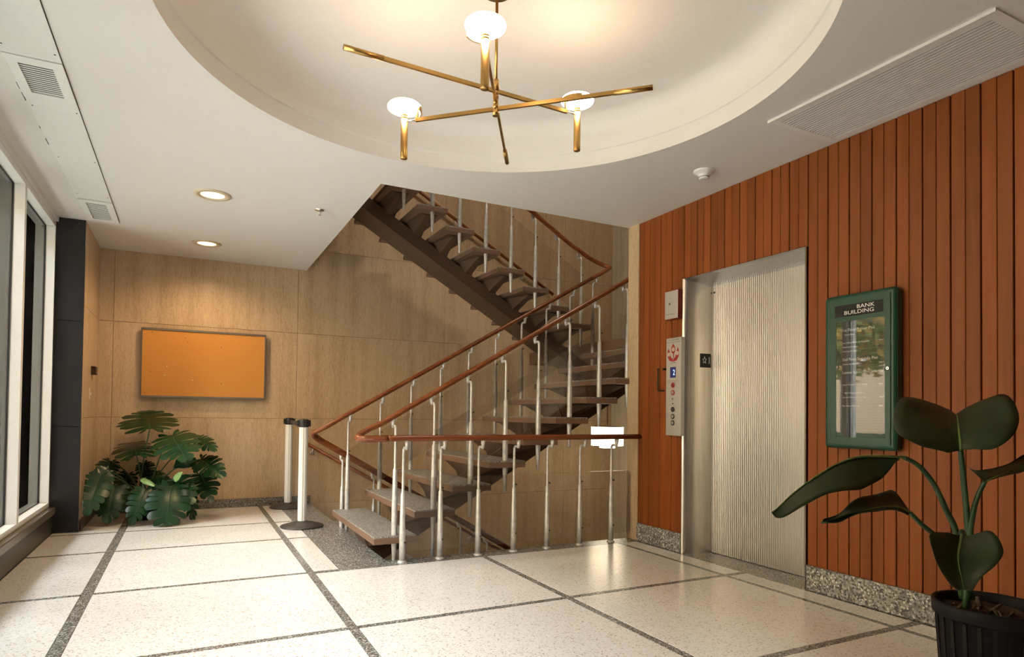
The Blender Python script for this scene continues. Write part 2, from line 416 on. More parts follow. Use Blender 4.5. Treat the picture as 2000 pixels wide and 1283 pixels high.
# ---- return wall left of the cork board
rw = MB().box(-1.4, -.91, 7.245, YB+.02, -.3, ZC+.3)
wall_return = struct('wall_left_return', rw, 'groove', 'narrow travertine return wall beside the black granite pillar')
for z0, z1 in ((0,1.071),(1.071,2.145),(2.145,ZC)):
    obj('travertine_slab', MB().bbox(-.912, -.888, 7.235, YB-.001, z0+.0015, z1-.0015, .002, 'x', 1), 'travertine', wall_return, (-.9, 7.8, z0))
struct('baseboard_left', MB().box(-.888, -.872, 7.235, YB-.02, .001, .10), 'base_stone', 'dark stone base of the travertine return wall')
# ---- black granite pillar
pil = MB().box(-1.95, -.915, 7.224, 7.243, -.02, ZC)
pil.box(-1.95, -1.40, 7.243, 7.9, -.02, ZC)
pillar = struct('wall_pillar', pil, 'groove', 'polished black granite pillar between window and travertine wall')
for z0, z1 in ((0,.99),(.99,1.985),(1.985,ZC)):
    obj('granite_slab', MB().bbox(-1.12, -.889, 7.20, 7.225, z0+.0015, z1-.0015, .0015, 'y'), 'black_granite', pillar, (-1, 7.2, z0))
    obj('granite_slab', MB().bbox(-1.94, -1.335, 7.20, 7.225, z0+.0015, z1-.0015, .0015, 'y'), 'black_granite', pillar, (-1.6, 7.2, z0))
# ---- left wall: base, sill, windows
lb = MB().box(-1.36, XL-.004, YN, 7.2, -.02, .185)
wall_left = struct('wall_left', lb, 'base_stone', 'low dark stone wall under the street windows')
struct('window_sill_stone', MB().bbox(-1.36, -1.068, YN, 7.2, .185, .245, .006, 'z'), 'sill_stone', 'polished brown stone sill ledge under the windows', wall_left)
hd = MB().box(-1.36, -1.10, YN, 7.22, 2.905, ZC+.3)
struct('trim_1', hd, 'panel_paint', 'narrow painted header strip above the street windows')
bays = [7.2, 5.97, 4.74, 3.51, 2.28, 1.05]
struct('wall_left_near', MB().box(-1.36, -1.10, YN, 1.05, .245, 2.91), 'ceiling_paint', 'plain painted wall past the street windows')
order = ['nearest the black granite pillar', 'second from the black granite pillar', 'third from the black granite pillar', 'fourth from the black granite pillar',
         'fifth from the black granite pillar', 'sixth from the black granite pillar', 'seventh from the black granite pillar', 'eighth from the black granite pillar']
for k in range(len(bays)-1):
    y1, y0 = bays[k], bays[k+1]; z0, z1 = .248, 2.90
    wn = thing('window_%d' % (k+1), (-1.2, (y0+y1)/2, z0), 'white framed street window ' + order[k], 'window', kind='structure')
    fr = MB(); t = .03
    fr.box(-1.19, -1.12, y0, y0+t, z0, z1); fr.box(-1.19, -1.12, y1-t, y1, z0, z1)
    fr.box(-1.19, -1.12, y0+t, y1-t, z0, z0+.04); fr.box(-1.19, -1.12, y0+t, y1-t, z1-.05, z1)
    fo = obj('window_frame', fr, 'white_metal', wn)
    ga = MB(); t2 = .034
    ga.box(-1.207, -1.19, y0+.004, y0+t2, z0+.004, z1-.004); ga.box(-1.207, -1.19, y1-t2, y1-.004, z0+.004, z1-.004)
    ga.box(-1.207, -1.19, y0+t2, y1-t2, z0+.004, z0+.044); ga.box(-1.207, -1.19, y0+t2, y1-t2, z1-.055, z1-.004)
    obj('gasket', ga, 'black_gasket', wn)
    ou = MB()
    for xa, xb, tt in ((-1.24,-1.207,.04), (-1.285,-1.24,.05), (-1.33,-1.285,.036)):
        ou.box(xa, xb, y0, y0+tt, z0, z1); ou.box(xa, xb, y1-tt, y1, z0, z1)
        ou.box(xa, xb, y0+tt, y1-tt, z0, z0+tt+.01); ou.box(xa, xb, y0+tt, y1-tt, z1-tt-.015, z1)
    obj('outer_frame', ou, 'white_metal', wn)
    obj('pane', MB().box(-1.202, -1.196, y0+.02, y1-.02, z0+.03, z1-.04), 'window_glass', wn)
# ---- right wall: wood planks over a dark backing, granite plinth
XB = XR + .022
rb = MB()
rb.box(XB, XB+.12, YN, 2.92, 0, ZC+.4); rb.box(XB, XB+.12, 4.135, YW, 0, ZC+.4); rb.box(XB, XB+.12, 2.92, 4.135, 2.32, ZC+.4)
wall_right = struct('wall_right', rb, 'groove', 'right wall of narrow vertical reddish wood planks')
pw = .0755; k = 0; y = YW
pmesh = {}
def plank(y0, y1, z0):
    key = (round(y1-y0, 4), z0)
    if key not in pmesh:
        me = MB().bbox(XR, XB+.001, -(y1-y0)/2, (y1-y0)/2, z0, ZC+.001, .003, 'x').mesh('wood_plank'); me.materials.append(M['wood_plank'])
        pmesh[key] = me
    inst('wood_plank', pmesh[key], wall_right, (0, (y0+y1)/2, 0))
while y > YN + .08:
    ga, gb = (.0035, .0012) if k % 2 == 0 else (.0012, .0035)
    y1, y0 = y - ga, y - pw + gb
    if y0 > 4.135+.002 or y1 < 2.92-.002: plank(y0, y1, .165)
    elif y0 >= 2.92 and y1 <= 4.135: plank(y0, y1, 2.322)
    elif y1 > 4.135: plank(4.139, y1, .165); plank(y0, 4.136, 2.322)
    else: plank(2.922, y1, 2.322); plank(y0, 2.917, .165)
    y -= pw; k += 1
p1 = MB().bbox(XR-.014, XB+.001, YN, 2.918, .001, .165, .004, 'x'); p2 = MB().bbox(XR-.014, XB+.001, 4.14, YW-.001, .001, .165, .004, 'x')
struct('baseboard_right', p1, 'plinth_granite', 'speckled granite plinth under the wood planks, plant side of the elevator')
struct('baseboard_right_end', p2, 'plinth_granite', 'short speckled granite plinth between travertine pier and elevator')
# pier: travertine end of the wall at the stair opening
pr_ = MB().bbox(XR-.005, XB+.12, YW+.001, YO, 0, 6.2, .003, 'x')
struct('wall_pier', pr_, 'travertine', 'slim travertine pier between wood wall and stairs')
bh = MB().box(XB+.12, SX+.2, YO-.2, YO, -2.8, 6.2)
struct('wall_stair_front', bh, 'travertine', 'stairwell side wall hidden behind the travertine pier')
struct('wall_stair_end', MB().box(SX, SX+.2, YO, YB+.05, -2.8, 6.2), 'travertine_pale', 'pale end wall of the stairwell past the landing')
# ---- front wall behind the viewer
struct('wall_front', MB().box(-1.4, 4.1, YN-.15, YN, -.3, ZC+.4), 'ceiling_paint', 'plain painted wall behind the viewer')
# ---- ceiling with round recess and stair opening
CX, CY, CR = 1.345, 2.831, 1.555
cb = MB()
x0, x1, y0, y1 = -1.36, XR+.14, YN, YO
angs = sorted([2*PI*k/128 for k in range(128)] + [math.atan2(b-CY, a-CX) % (2*PI) for a in (x0, x1) for b in (y0, y1)])
def rectpt(a):
    dx, dy = math.cos(a), math.sin(a)
    t = min(((x1-CX)/dx if dx > 1e-9 else (x0-CX)/dx if dx < -1e-9 else 1e9), ((y1-CY)/dy if dy > 1e-9 else (y0-CY)/dy if dy < -1e-9 else 1e9))
    return (CX+dx*t, CY+dy*t, ZC)
n = len(angs)
vs = [(CX+CR*math.cos(a), CY+CR*math.sin(a), ZC) for a in angs] + [rectpt(a) for a in angs]
cb.add(vs, [(i, (i+1) % n, (i+1) % n + n, i+n) for i in range(n)])
cb.add([(-1.36, YO, ZC), (XO, YO, ZC), (XO, YB+.02, ZC), (-1.36, YB+.02, ZC)], [(0,1,2,3)])
ceil = struct('ceiling', cb, 'ceiling_paint', 'white plaster ceiling with large round recess and stair opening')
rc = MB()
prof = [(CR, ZC), (CR, 3.052), (CR-.004, 3.056), (CR-.014, 3.056), (CR-.017, 3.06), (CR-.018, 3.14)]
for k in range(1, 9):
    a = k/8*PI/2; prof.append((CR-.018-.12+.12*math.cos(a), 3.16+.12*math.sin(a)))
prof += [(1.0, 3.283), (.5, 3.284), (.001, 3.284)]
rc.lathe(prof, (CX, CY), 128)
obj('ceiling_recess', rc, 'ceiling_paint', ceil)
slab = MB()
slab.box(-1.4, 4.1, YN-.1, YO, 3.40, 3.6); slab.box(-1.4, XO, YO, YB+.05, ZC+.01, 3.6)
slab.box(-1.36, XR+.1, YO-.03, YO, ZC+.002, 3.41); slab.box(XO-.03, XO, YO, YB, ZC+.002, 3.05)
struct('ceiling_slab', slab, 'travertine', 'floor slab of the upper storey above the lobby ceiling', ceil)
# ---- upper storey shell
us = MB(); us.box(-1.4, -1.2, YO-2.2, YB+.3, 3.6, 6.3); us.box(-1.4, SX+.2, YO-2.4, YB+.3, 6.2, 6.4); us.box(-1.4, 4.1, YO-2.4, YO-2.2, 3.6, 6.3); us.box(3.9, 4.1, YO-2.2, YO-.15, 3.6, 6.3)
struct('wall_upper', us, 'ceiling_paint', 'painted walls and ceiling of the upper hall')

# ---- outside
g_ = MB().box(-40, -1.36, -25, 45, -.5, -.15); g_.box(-1.36, 20, -25, YN-.15, -.5, -.15)
struct('ground', g_, 'pavement', 'pale concrete pavement outside the windows', cat='pavement')
struct('trim_2', MB().box(-1.50, -1.36, YN, 7.2, 2.90, 3.1), 'white_metal', 'shallow white drip ledge over the outside of the windows')

# ================================================================== STAIRCASE
R_, G_ = .189, .3245
st = thing('staircase', (1.3, 5.66, 0), 'open brown steel staircase with grey speckled treads, tube balusters and wooden handrails', 'staircase')
def zn(X): return R_ + (X-1.303)*R_/G_           # lower nosing line
def zu(X): return 2.268 + (4.43-X)*R_/.322       # upper nosing line
def beam(xa, xb, zf, o0, o1, y0, y1):
    return MB().prism([(xa, zf(xa)+o1), (xb, zf(xb)+o1), (xb, zf(xb)+o0), (xa, zf(xa)+o0)], y0, y1)
obj('stringer', beam(1.36, 4.62, zn, -.285, -.45, 5.45, 5.87), 'stringer_shade_brown', st)
obj('stringer', beam(1.2, 4.75, zu, -.285, -.45, 7.0, 7.43), 'stringer_shade_brown', st)
def zd(X): return -(X-1.41)*R_/G_
obj('stringer', beam(1.45, 5.4, zd, -.285, -.45, 7.0, 7.43), 'stringer_shade_brown', st)
def tread(xn, z, y0, y1, d=1, dep=.345):
    """xn nosing X, d=+1 going +X, -1 going -X"""
    xa, xb = (xn, xn+dep) if d > 0 else (xn-dep, xn)
    t = obj('tread', MB().bbox(xa, xb, y0, y1, z-.058, z-.011, .003, 'z'), 'stair_brown', st, ((xa+xb)/2, (y0+y1)/2, z))
    obj('tread_surface', MB().bbox(xa+.004, xb-.004, y0+.004, y1-.004, z-.011, z, .003, 'z'), 'tread_granite', t)
    yc = (y0+y1)/2; zb = z-.058
    m = MB(); h = .13 if d > 0 else .15
    for s in (-1, 1):
        e = y0+.13 if s < 0 else y1-.13
        c = yc + s*.19
        a0, a1 = xa+.05, xb-.05
        mx_ = (a0+a1)/2
        v = [(a0, c, zb), (a1, c, zb), (mx_-.05, c, zb-h), (mx_+.05, c, zb-h),
             (a0+.02, e, zb), (a1-.02, e, zb), (mx_-.03, e, zb-.016), (mx_+.03, e, zb-.016)]
        m.add(v, [(0,1,3,2), (4,6,7,5), (0,4,5,1), (2,3,7,6), (0,2,6,4), (1,5,7,3)])
    mx_ = (xa+xb)/2
    m.add([(xa+.05, yc-.19, zb), (xb-.05, yc-.19, zb), (xb-.05, yc+.19, zb), (xa+.05, yc+.19, zb), (mx_-.05, yc-.19, zb-h-.04), (mx_+.05, yc-.19, zb-h-.04), (mx_+.05, yc+.19, zb-h-.04), (mx_-.05, yc+.19, zb-h-.04)],
          [(0,1,2,3), (7,6,5,4), (0,4,5,1), (1,5,6,2), (2,6,7,3), (3,7,4,0)])
    obj('bracket', m, 'stringer_shade_brown', t)  # shade under the tread is put into this darker brown
    return t
for i in range(10): tread(1.303+G_*i, R_*(i+1), 4.86, 6.44)
for k in range(9): tread(4.43-.322*k, 2.268+R_*k, 6.48, 8.02, -1)
for j in range(1, 11): tread(1.45+G_*(j-1), -R_*j, 6.48, 8.02)
ld = MB().box(4.55, SX-.002, YO+.002, YB-.002, 1.90, 2.068)
lo = obj('landing', ld, 'stair_brown', st); obj('landing_surface', MB().box(4.56, SX-.004, YO+.004, YB-.004, 2.068, 2.079), 'tread_granite', lo)
# balusters
def post_profile(zb, zt0, ztop, tail):
    """z stations and radii: tail tip, tread, swell, collar, neck"""
    h = ztop - zt0
    if tail: P = [(zt0-.275, .0105), (zt0-.27, .012), (zt0-.06, .0235)]
    else: P = [(zt0, .0235)]
    P += [(zt0+.22*h, .0245), (zt0+.60*h, .0178), (zt0+.605*h, .0145), (zt0+.61*h, .0115), (zt0+.95*h, .0105)]
    return P
def baluster(x, y, z, zr, dy, parent, tail=True, bolts=(), flange=False):
    """upright on the tread at z; rail centre height zr, gooseneck towards dy"""
    ztop = zr - .075
    P = post_profile(z, z, ztop, tail)
    pts = [(x, y, a) for a, _ in P]; rad = [b for _, b in P]
    for k in range(1, 5):
        a = k/4*PI/2
        pts.append((x, y+dy*.03*(1-math.cos(a)), ztop-.03+.03*math.sin(a)+.0)); rad.append(.0105)
    pts.append((x, y+dy*.075, ztop)); rad.append(.010)
    b = obj('baluster', MB().tube(pts, rad, 12), 'galvanised', parent, (x, y, z))
    br = MB().tube([(x, y+dy*.070, ztop-.012), (x, y+dy*.078, ztop+.012), (x, y+dy*.08, zr-.02)], [.012, .015, .02], 8)
    br.box(x-.03, x+.03, y+dy*.08-.013, y+dy*.08+.013, zr-.022, zr-.014)
    obj('rail_bracket', br, 'galvanised', b)
    if flange: obj('flange', MB().lathe([(.0001, .016), (.024, .016), (.034, .008), (.036, 0), (.0001, 0)], (x, y), 16).__class__() if False else MB().lathe([(.0001, z+.016), (.024, z+.016), (.035, z+.008), (.036, z+.0005)], (x, y), 16), 'galvanised', b)
    for bz in bolts:
        obj('bolt', MB().lathe([(.0001, bz), (.0001, bz)], (x, y), 3) if False else MB().tube([(x+.012, y-.027, bz), (x+.012, y+.02, bz)], .0062, 8), 'black_gasket', b)
    return b
def zrn(X): return 1.081 + (X-1.407)*.5825
def zrf(X): return 1.08 + (X-1.32)*.5775
def zru(X): return 3.556 - (X-3.601)*.59
def zrd(X): return .828 - (X-1.273)*.59
for i in range(10):
    x = 1.481+G_*i; baluster(x, 4.92, R_*(i+1), zrn(x), 1, st, True, (R_*(i+1)+.60,) if i else ())
for i in range(10):
    x = 1.440+G_*i; baluster(x, 6.405, R_*(i+1), zrf(x), -1, st, True, (R_*(i+1)+.58,))
for k in range(9):
    x = 4.265-.322*k; z = 2.268+R_*k; baluster(x, 6.52, z, zru(x), 1, st, True, (z+.6,))
for j in range(7):
    x = 1.415+G_*j; z = -R_*j; baluster(x, 6.52, z, zrd(x), 1, st, True)
# handrails
def rail(pts, name='handrail', parent=st, r=.028):
    # smooth with Catmull-Rom
    P = [Vector(p) for p in pts]; out = []
    for i in range(len(P)-1):
        a, b, c, d = P[max(i-1, 0)], P[i], P[i+1], P[min(i+2, len(P)-1)]
        n = max(2, min(8, int((c-b).length/.03)))
        if (c-b).length > .6: n = 2
        for k in range(n):
            t = k/n
            if (c-b).length > .6: out.append(b.lerp(c, t)); continue
            out.append(.5*((2*b)+(c-a)*t+(2*a-5*b+4*c-d)*t*t+(3*b-a-3*c+d)*t**3))
    out.append(P[-1])
    return obj(name, MB().tube(out, r, 12, sx=1.12, sy=.82), 'rail_wood', parent)
rail([(4.5, 5.0, zrn(4.5)), (3.2, 5.0, zrn(3.2)), (1.9, 5.0, zrn(1.9)), (1.55, 5.0, zrn(1.55)), (1.40, 4.998, zrn(1.40)), (1.28, 4.975, 1.024), (1.195, 4.92, .982), (1.165, 4.85, .963), (1.19, 4.77, .957), (1.26, 4.72, .9575), (1.36, 4.702, .96), (1.48, 4.70, .961), (2.5, 4.70, .962), (XR-.001, 4.70, .963)])
rail([(4.30, 6.33, zrf(4.30)), (3.2, 6.33, zrf(3.2)), (1.9, 6.33, zrf(1.9)), (1.5, 6.33, zrf(1.5)), (1.36, 6.335, zrf(1.36)), (1.22, 6.36, 1.016), (1.13, 6.41, .965), (1.11, 6.45, .945), (1.135, 6.50, .915), (1.20, 6.55, .87), (1.30, 6.568, zrd(1.30)), (1.5, 6.57, zrd(1.5)), (2.4, 6.57, zrd(2.4)), (4.2, 6.57, zrd(4.2))])
rail([(4.30, 6.33, zrf(4.30)), (4.42, 6.335, 2.865), (4.55, 6.37, 2.94), (4.63, 6.44, 2.99), (4.62, 6.51, 3.02), (4.54, 6.555, 3.06), (4.40, 6.57, 3.115), (4.25, 6.57, 3.19), (4.05, 6.57, zru(4.05)), (3.0, 6.57, zru(3.0)), (1.6, 6.57, zru(1.6))])
def zwu(X): return 4.188-(X-2.753)*.5635
def zwd(X): return .748-(X-1.363)*.575
def wall_rail(zf, xa, xb, brs):
    r = obj('handrail', MB().tube([(xa, 8.265, zf(xa)), (xb, 8.265, zf(xb))], .022, 12), 'rail_wood', st)
    for x in brs:
        b = MB().tube([(x, YB-.001, zf(x)-.075), (x, YB-.012, zf(x)-.075)], .028, 14)
        b.tube([(x, YB-.012, zf(x)-.075), (x, 8.285, zf(x)-.075), (x, 8.267, zf(x)-.06), (x, 8.265, zf(x)-.015)], .008, 8)
        obj('wall_bracket', b, 'aluminium', r)
wall_rail(zwu, 1.7, 4.9, (2.2, 3.3, 4.40)); wall_rail(zwd, 1.33, 4.6, (1.42, 2.5, 3.6))
# clear sheets on the stair balusters
def sheet(zf, xa, xb, o0, o1, y):
    return MB().prism([(xa, zf(xa)+o0), (xb, zf(xb)+o0), (xb, zf(xb)+o1), (xa, zf(xa)+o1)], y, y+.005)
for nm in ((zn, 1.75, 4.45, .02, .52, 4.943), (zn, 1.45, 4.40, .02, .52, 6.375), (zu, 1.75, 4.30, .02, .53, 6.545), (zd, 1.45, 3.4, .02, .5, 6.545)):
    obj('clear_panel', sheet(*nm), 'plexiglass', st)

# ---- guard railing along the opening
gr = thing('guard_railing', (2.5, 4.78, 0), 'row of short galvanised tube posts with clear sheet along the stair opening', 'railing')
for x in (1.504, 1.813, 2.144, 2.471, 2.797, 3.133, 3.473):
    baluster(x, 4.78, .0, .961, -1, gr, False, (.565, .155), True)
obj('clear_panel', MB().box(1.53, 3.69, 4.803, 4.808, .07, .645), 'plexiglass', gr)

# ================================================================== ELEVATOR
el = thing('door_1', (3.9, 3.53, 0), 'stainless steel elevator doorway with vertically fluted door', 'elevator door', kind='structure')
YA, YE, ZD = 2.922, 4.133, 2.318       # outer frame
# splayed jamb profile: outer lip then sweep in to the door
def sweep(yo, yi):
    pr = [(XR-.012, yo), (XR-.012, yo+(yi-yo)*.12)]
    for k in range(1, 9):
        t = k/8; pr.append((XR-.012+.285*t, yo+(yi-yo)*(.12+.88*(1-(1-t)**2.2))))
    return pr
jl = MB(); prL = sweep(YE, 4.058)
def zline(x): return ZD - .045*min(1, max(0, (x-(XR-.012))/.2))
vs = [(x, yy, .001) for x, yy in prL] + [(x, yy, zline(x)) for x, yy in prL]; n = len(prL)
jl.add(vs, [(i, i+1, i+1+n, i+n) for i in range(n-1)], True)
jl.add([(XB+.1, YE, .001), (XR-.012, YE, .001), (XR-.012, YE, ZD), (XB+.1, YE, ZD)], [(0,1,2,3)])
obj('jamb', jl, 'steel', el)
jr = MB(); prR = sweep(YA, 2.995)
vs = [(x, yy, .001) for x, yy in prR] + [(x, yy, zline(x)) for x, yy in prR]
jr.add(vs, [(i, i+1, i+1+n, i+n) for i in range(n-1)], True)
jr.add([(XB+.1, YA, .001), (XR-.012, YA, .001), (XR-.012, YA, ZD), (XB+.1, YA, ZD)], [(0,1,2,3)])
obj('jamb', jr, 'steel', el)
hd = MB(); xs_ = [x for x, _ in prL]
vs = [(x, prL[i][1], zline(x)) for i, x in enumerate(xs_)] + [(x, prR[i][1], zline(x)) for i, x in enumerate(xs_)]
hd.add(vs, [(i, i+1, i+1+n, i+n) for i in range(n-1)], True)
hd.add([(XB+.1, YA, ZD), (XR-.012, YA, ZD), (XR-.012, YE, ZD), (XB+.1, YE, ZD)], [(0,1,2,3)])
obj('header', hd, 'steel', el)
# fluted door leaf
dr = MB(); XD = 4.0; pitch = .0205; cnt = 56; seg = 6
for k in range(cnt):
    pr_k = [(XD, 4.075-pitch*k), (XD, 4.075-pitch*(k+.26))] + [(XD - .0055*math.sin(PI*t_/(seg-1)), 4.075 - pitch*(k+.26+.74*t_/(seg-1))) for t_ in range(1, seg)]
    dr.add([(x, y_, .004) for x, y_ in pr_k] + [(x, y_, 2.30) for x, y_ in pr_k], [(i, i+1, i+seg+2, i+seg+1) for i in range(seg)], False)
dr.box(XD+.001, XD+.03, 4.075-pitch*cnt, 4.075, .004, 2.30)
dl = obj('door_leaf', dr, 'door_steel', el)
obj('keyhole', MB().disc((XD-.004, 4.04, 2.215), .009, 'x', 14, .002), 'ink_black', dl)
obj('track_gap', MB().box(XD-.003, XD+.0, 2.93, 4.07, .0005, .004), 'ink_black', el)
struct('wall_elevator_shaft', MB().box(4.04, 4.1, 2.7, 4.3, -.1, 2.6), 'ink_black', 'dark elevator shaft behind the steel door')

def text(body, size, at, m, parent, sx=1.0, align='LEFT', base=None, axes='right'):
    cu = bpy.data.curves.new('lettering', 'FONT'); cu.body = body; cu.size = size; cu.align_x = align; cu.fill_mode = 'FRONT'
    cu.resolution_u = 3
    t = bpy.data.objects.new('lettering_tmp', cu); C.objects.link(t)
    dg = bpy.context.evaluated_depsgraph_get()
    me = bpy.data.meshes.new_from_object(t.evaluated_get(dg)); bpy.data.objects.remove(t); bpy.data.curves.remove(cu)
    X, Y, Z = at
    for v in me.vertices:
        a, b = v.co.x*sx, v.co.y
        v.co = (0, -a, b) if axes == 'right' else (a*axes[0], a*axes[1], b)
    me.materials.clear(); me.materials.append(M[m])
    return inst('lettering', me, parent, at)

# floor marker on the left jamb
sp = thing('floor_marker', (3.90, 4.09, 1.57), 'small black elevator floor plate with raised star and numeral on steel jamb', 'sign')
def jy(x):      # jamb surface at x
    for (xa, ya), (xb, yb) in zip(prL, prL[1:]):
        if xa <= x <= xb and xb > xa: return ya+(yb-ya)*(x-xa)/(xb-xa)
    return 4.06
xa, xb = 3.868, 3.972; ya, yb = jy(xa)-.001, jy(xb)-.001
pl_ = MB(); v = [(xa,ya,1.572),(xb,yb,1.572),(xb,yb,1.69),(xa,ya,1.69)]
v += [(p[0], p[1]-.003, p[2]) for p in v]
pl_.add(v, [(0,1,2,3),(7,6,5,4),(0,4,5,1),(1,5,6,2),(2,6,7,3),(3,7,4,0)])
obj('plate', pl_, 'ink_black', sp)
dx = (xb-xa); dl_ = math.hypot(xb-xa, yb-ya); ux, uy = (xb-xa)/dl_, (yb-ya)/dl_
def onplate(a, z, o=.0042): return (xa+ux*a, ya+uy*a-o, z)
stp = []
for k in range(10):
    r = .026 if k % 2 == 0 else .011
    stp.append((math.sin(k*PI/5)*r*.8, math.cos(k*PI/5)*r*1.25))
sm = MB()
for k in range(10):
    a, b = stp[k], stp[(k+1) % 10]
    sm.tube([onplate(.042+a[0], 1.634+a[1]), onplate(.042+b[0], 1.634+b[1])], .0018, 5)
obj('star', sm, 'aluminium', sp)
text('1', .085, onplate(.072, 1.605), 'aluminium', sp, .8, 'LEFT', None, (ux, uy))

# ---- call panel
cp = thing('elevator_call_panel', (3.69, 4.2, .99), 'tall stainless elevator call panel with buttons, red fire emblem and blue display', 'control panel')
xf = 3.692
obj('faceplate', MB().bbox(xf, XR-.0005, 4.112, 4.296, .989, 1.826, .003, 'x'), 'panel_steel', cp)
t1 = xf - .0008
text('IN CASE OF FIRE', .0165, (t1, 4.256, 1.800), 'ink_black', cp, 1.0)
text('ELEVATORS ARE OUT OF SERVICE', .0115, (t1, 4.278, 1.783), 'ink_black', cp, .98)
text('USE STAIRS', .014, (t1, 4.24, 1.606), 'ink_black', cp)
em = MB()
def flame(cy, cz, s, tail):
    pts = [(0, .052), (-.012, .03), (-.024, .012), (-.027, -.008), (-.018, -.03)]
    left = [(cy - a*s, cz + b*s) for a, b in pts]; right = [(cy + a*s*1.0, cz+b*s) for a, b in reversed(pts[1:])]
    poly = left + tail + right
    em.add([(t1, a, b) for a, b in poly], [tuple(range(len(poly)))])
flame(4.206, 1.728, 1.0, [(4.210, 1.69), (4.205, 1.66), (4.200, 1.632), (4.196, 1.66), (4.197, 1.69)])
em.add([(t1, a, b) for a, b in [(4.276, 1.715), (4.280, 1.69), (4.276, 1.665), (4.25, 1.63), (4.206, 1.60+.02), (4.21, 1.645), (4.235, 1.66), (4.24, 1.69), (4.262, 1.735)]], [tuple(range(9))])
em.add([(t1, a, b) for a, b in [(4.136, 1.715), (4.132, 1.69), (4.136, 1.665), (4.16, 1.63), (4.206, 1.60+.02), (4.202, 1.645), (4.177, 1.66), (4.172, 1.69), (4.148, 1.745)]], [tuple(range(9))])
obj('fire_emblem', em, 'ink_red', cp)
for yy, zz in ((4.206, 1.725), (4.258, 1.685), (4.154, 1.690)):
    c_ = obj('emblem_disc', MB().disc((t1, yy, zz), .0185, 'x', 16, .0005), 'aluminium', cp)
    obj('emblem_ring', MB().disc((t1-.0006, yy, zz), .014, 'x', 16, .0003), 'switch_ivory', c_)
obj('display', MB().box(xf-.0012, xf, 4.172, 4.242, 1.484, 1.574), 'display_blue', cp)
text('2', .066, (xf-.002, 4.208, 1.506), 'digit_glow', cp, .85)
text('EMERGENCY COMMUNICATION', .0105, (t1, 4.284, 1.452), 'ink_red', cp, .95)
text('PUSH BUTTON TO CALL', .0095, (t1, 4.272, 1.438), 'ink_black', cp, 1.0)
def button(z, r, outer, inner):
    o = obj('button', MB().disc((xf, 4.206, z), r, 'x', 20, .004), outer, cp)
    obj('button_cap', MB().disc((xf-.004, 4.206, z), r*.62, 'x', 18, .002), inner, o)
button(1.418, .022, 'ink_red', 'red_paint'); button(1.356, .022, 'ink_red', 'aluminium'); button(1.303, .013, 'aluminium', 'steel')
button(1.262, .005, 'ink_black', 'ink_black')
button(1.212, .022, 'ink_black', 'dark_rubber'); button(1.152, .022, 'ink_black', 'aluminium'); button(1.098, .022, 'ink_black', 'aluminium')
text('HELP IS ON THE WAY', .0095, (t1, 4.272, 1.246), 'ink_red', cp, 1.0)
text('FIRE CALL', .009, (t1, 4.228, 1.386), 'ink_red', cp, 1.0)
# key switch box
kb = thing('key_switch_box', (3.69, 4.22, 1.99), 'small red fire key box with steel face above call panel', 'switch box')
obj('box_body', MB().box(3.682, XR-.0005, 4.136, 4.304, 1.985, 2.232), 'red_paint', kb)
obj('faceplate', MB().bbox(3.678, 3.683, 4.139, 4.301, 1.99, 2.228, .002, 'x'), 'panel_steel', kb)
o = obj('lock', MB().disc((3.678, 4.236, 2.118), .011, 'x', 16, .005), 'chrome', kb); obj('keyhole', MB().disc((3.6735, 4.236, 2.118), .005, 'x', 12, .0008), 'ink_black', o)
text('FIRE DEPT. USE ONLY', .0135, (3.6772, 4.288, 2.024), 'ink_black', kb, .9)
# slim pull handle beside the call panel
hn = MB().tube([(3.735, 4.44, 1.572), (3.712, 4.43, 1.572), (3.712, 4.425, 1.545), (3.712, 4.425, 1.40), (3.712, 4.42, 1.378), (3.712, 4.37, 1.376), (3.735, 4.365, 1.376)], .0055, 8)
o = obj('pull_handle', hn, 'ink_black', None, (3.735, 4.42, 1.37)); tag(o, 'thin black bent rod handle on wood planks beside call panel', 'handle')
o = obj('junction_clip', MB().box(3.70, XR, 4.338, 4.352, 1.556, 1.572), 'ink_black', None, (3.735, 4.345, 1.556)); tag(o, 'tiny black cable clip at the edge of the call panel', 'clip')

# ---- directory sign
sg = thing('directory_sign', (3.70, 2.5, .965), 'green framed glass directory case reading bank building on wood wall', 'sign')
bm = bmesh.new(); bmesh.ops.create_cube(bm, size=1)
for v in bm.verts: v.co = Vector((3.695 + v.co.x*.079, 2.5 + v.co.y*.468, 1.4475 + v.co.z*.965))
bmesh.ops.bevel(bm, geom=[e for e in bm.edges], offset=.026, segments=4, affect='EDGES', profile=.5)
me = bpy.data.meshes.new('case'); bm.to_mesh(me); bm.free(); me.materials.append(M['green_paint']); 
for p in me.polygons: p.use_smooth = False
inst('case', me, sg, (0,0,0))
xs_ = 3.6555
df = MB()
Y0, Y1, Z0, Z1 = 2.296, 2.700, .998, 1.896; gy0, gy1, gz0, gz1 = 2.328, 2.644, 1.036, 1.758; hy0, hy1, hz0, hz1 = 2.338, 2.650, 1.787, 1.860
df.box(xs_-.006, xs_+.002, Y0, gy0, Z0, Z1); df.box(xs_-.006, xs_+.002, gy1, Y1, Z0, Z1); df.box(xs_-.006, xs_+.002, gy0, gy1, Z0, gz0); df.box(xs_-.006, xs_+.002, gy0, gy1, gz1, Z1)
dfo = obj('door_frame', df, 'green_paint', sg)
obj('header_panel', MB().box(xs_-.0075, xs_-.0055, hy0, hy1, hz0, hz1), 'letterboard', sg)
lbd = obj('letter_board', MB().box(xs_-.0012, xs_+.001, gy0-.004, gy1+.004, gz0-.004, gz1+.004), 'letterboard', sg)
gv = MB()
z = gz0+.012
while z < gz1: gv.box(xs_-.0018, xs_-.0012, gy0, gy1, z, z+.0035); z += .0165
obj('board_ribs', gv, 'black_plastic', lbd)
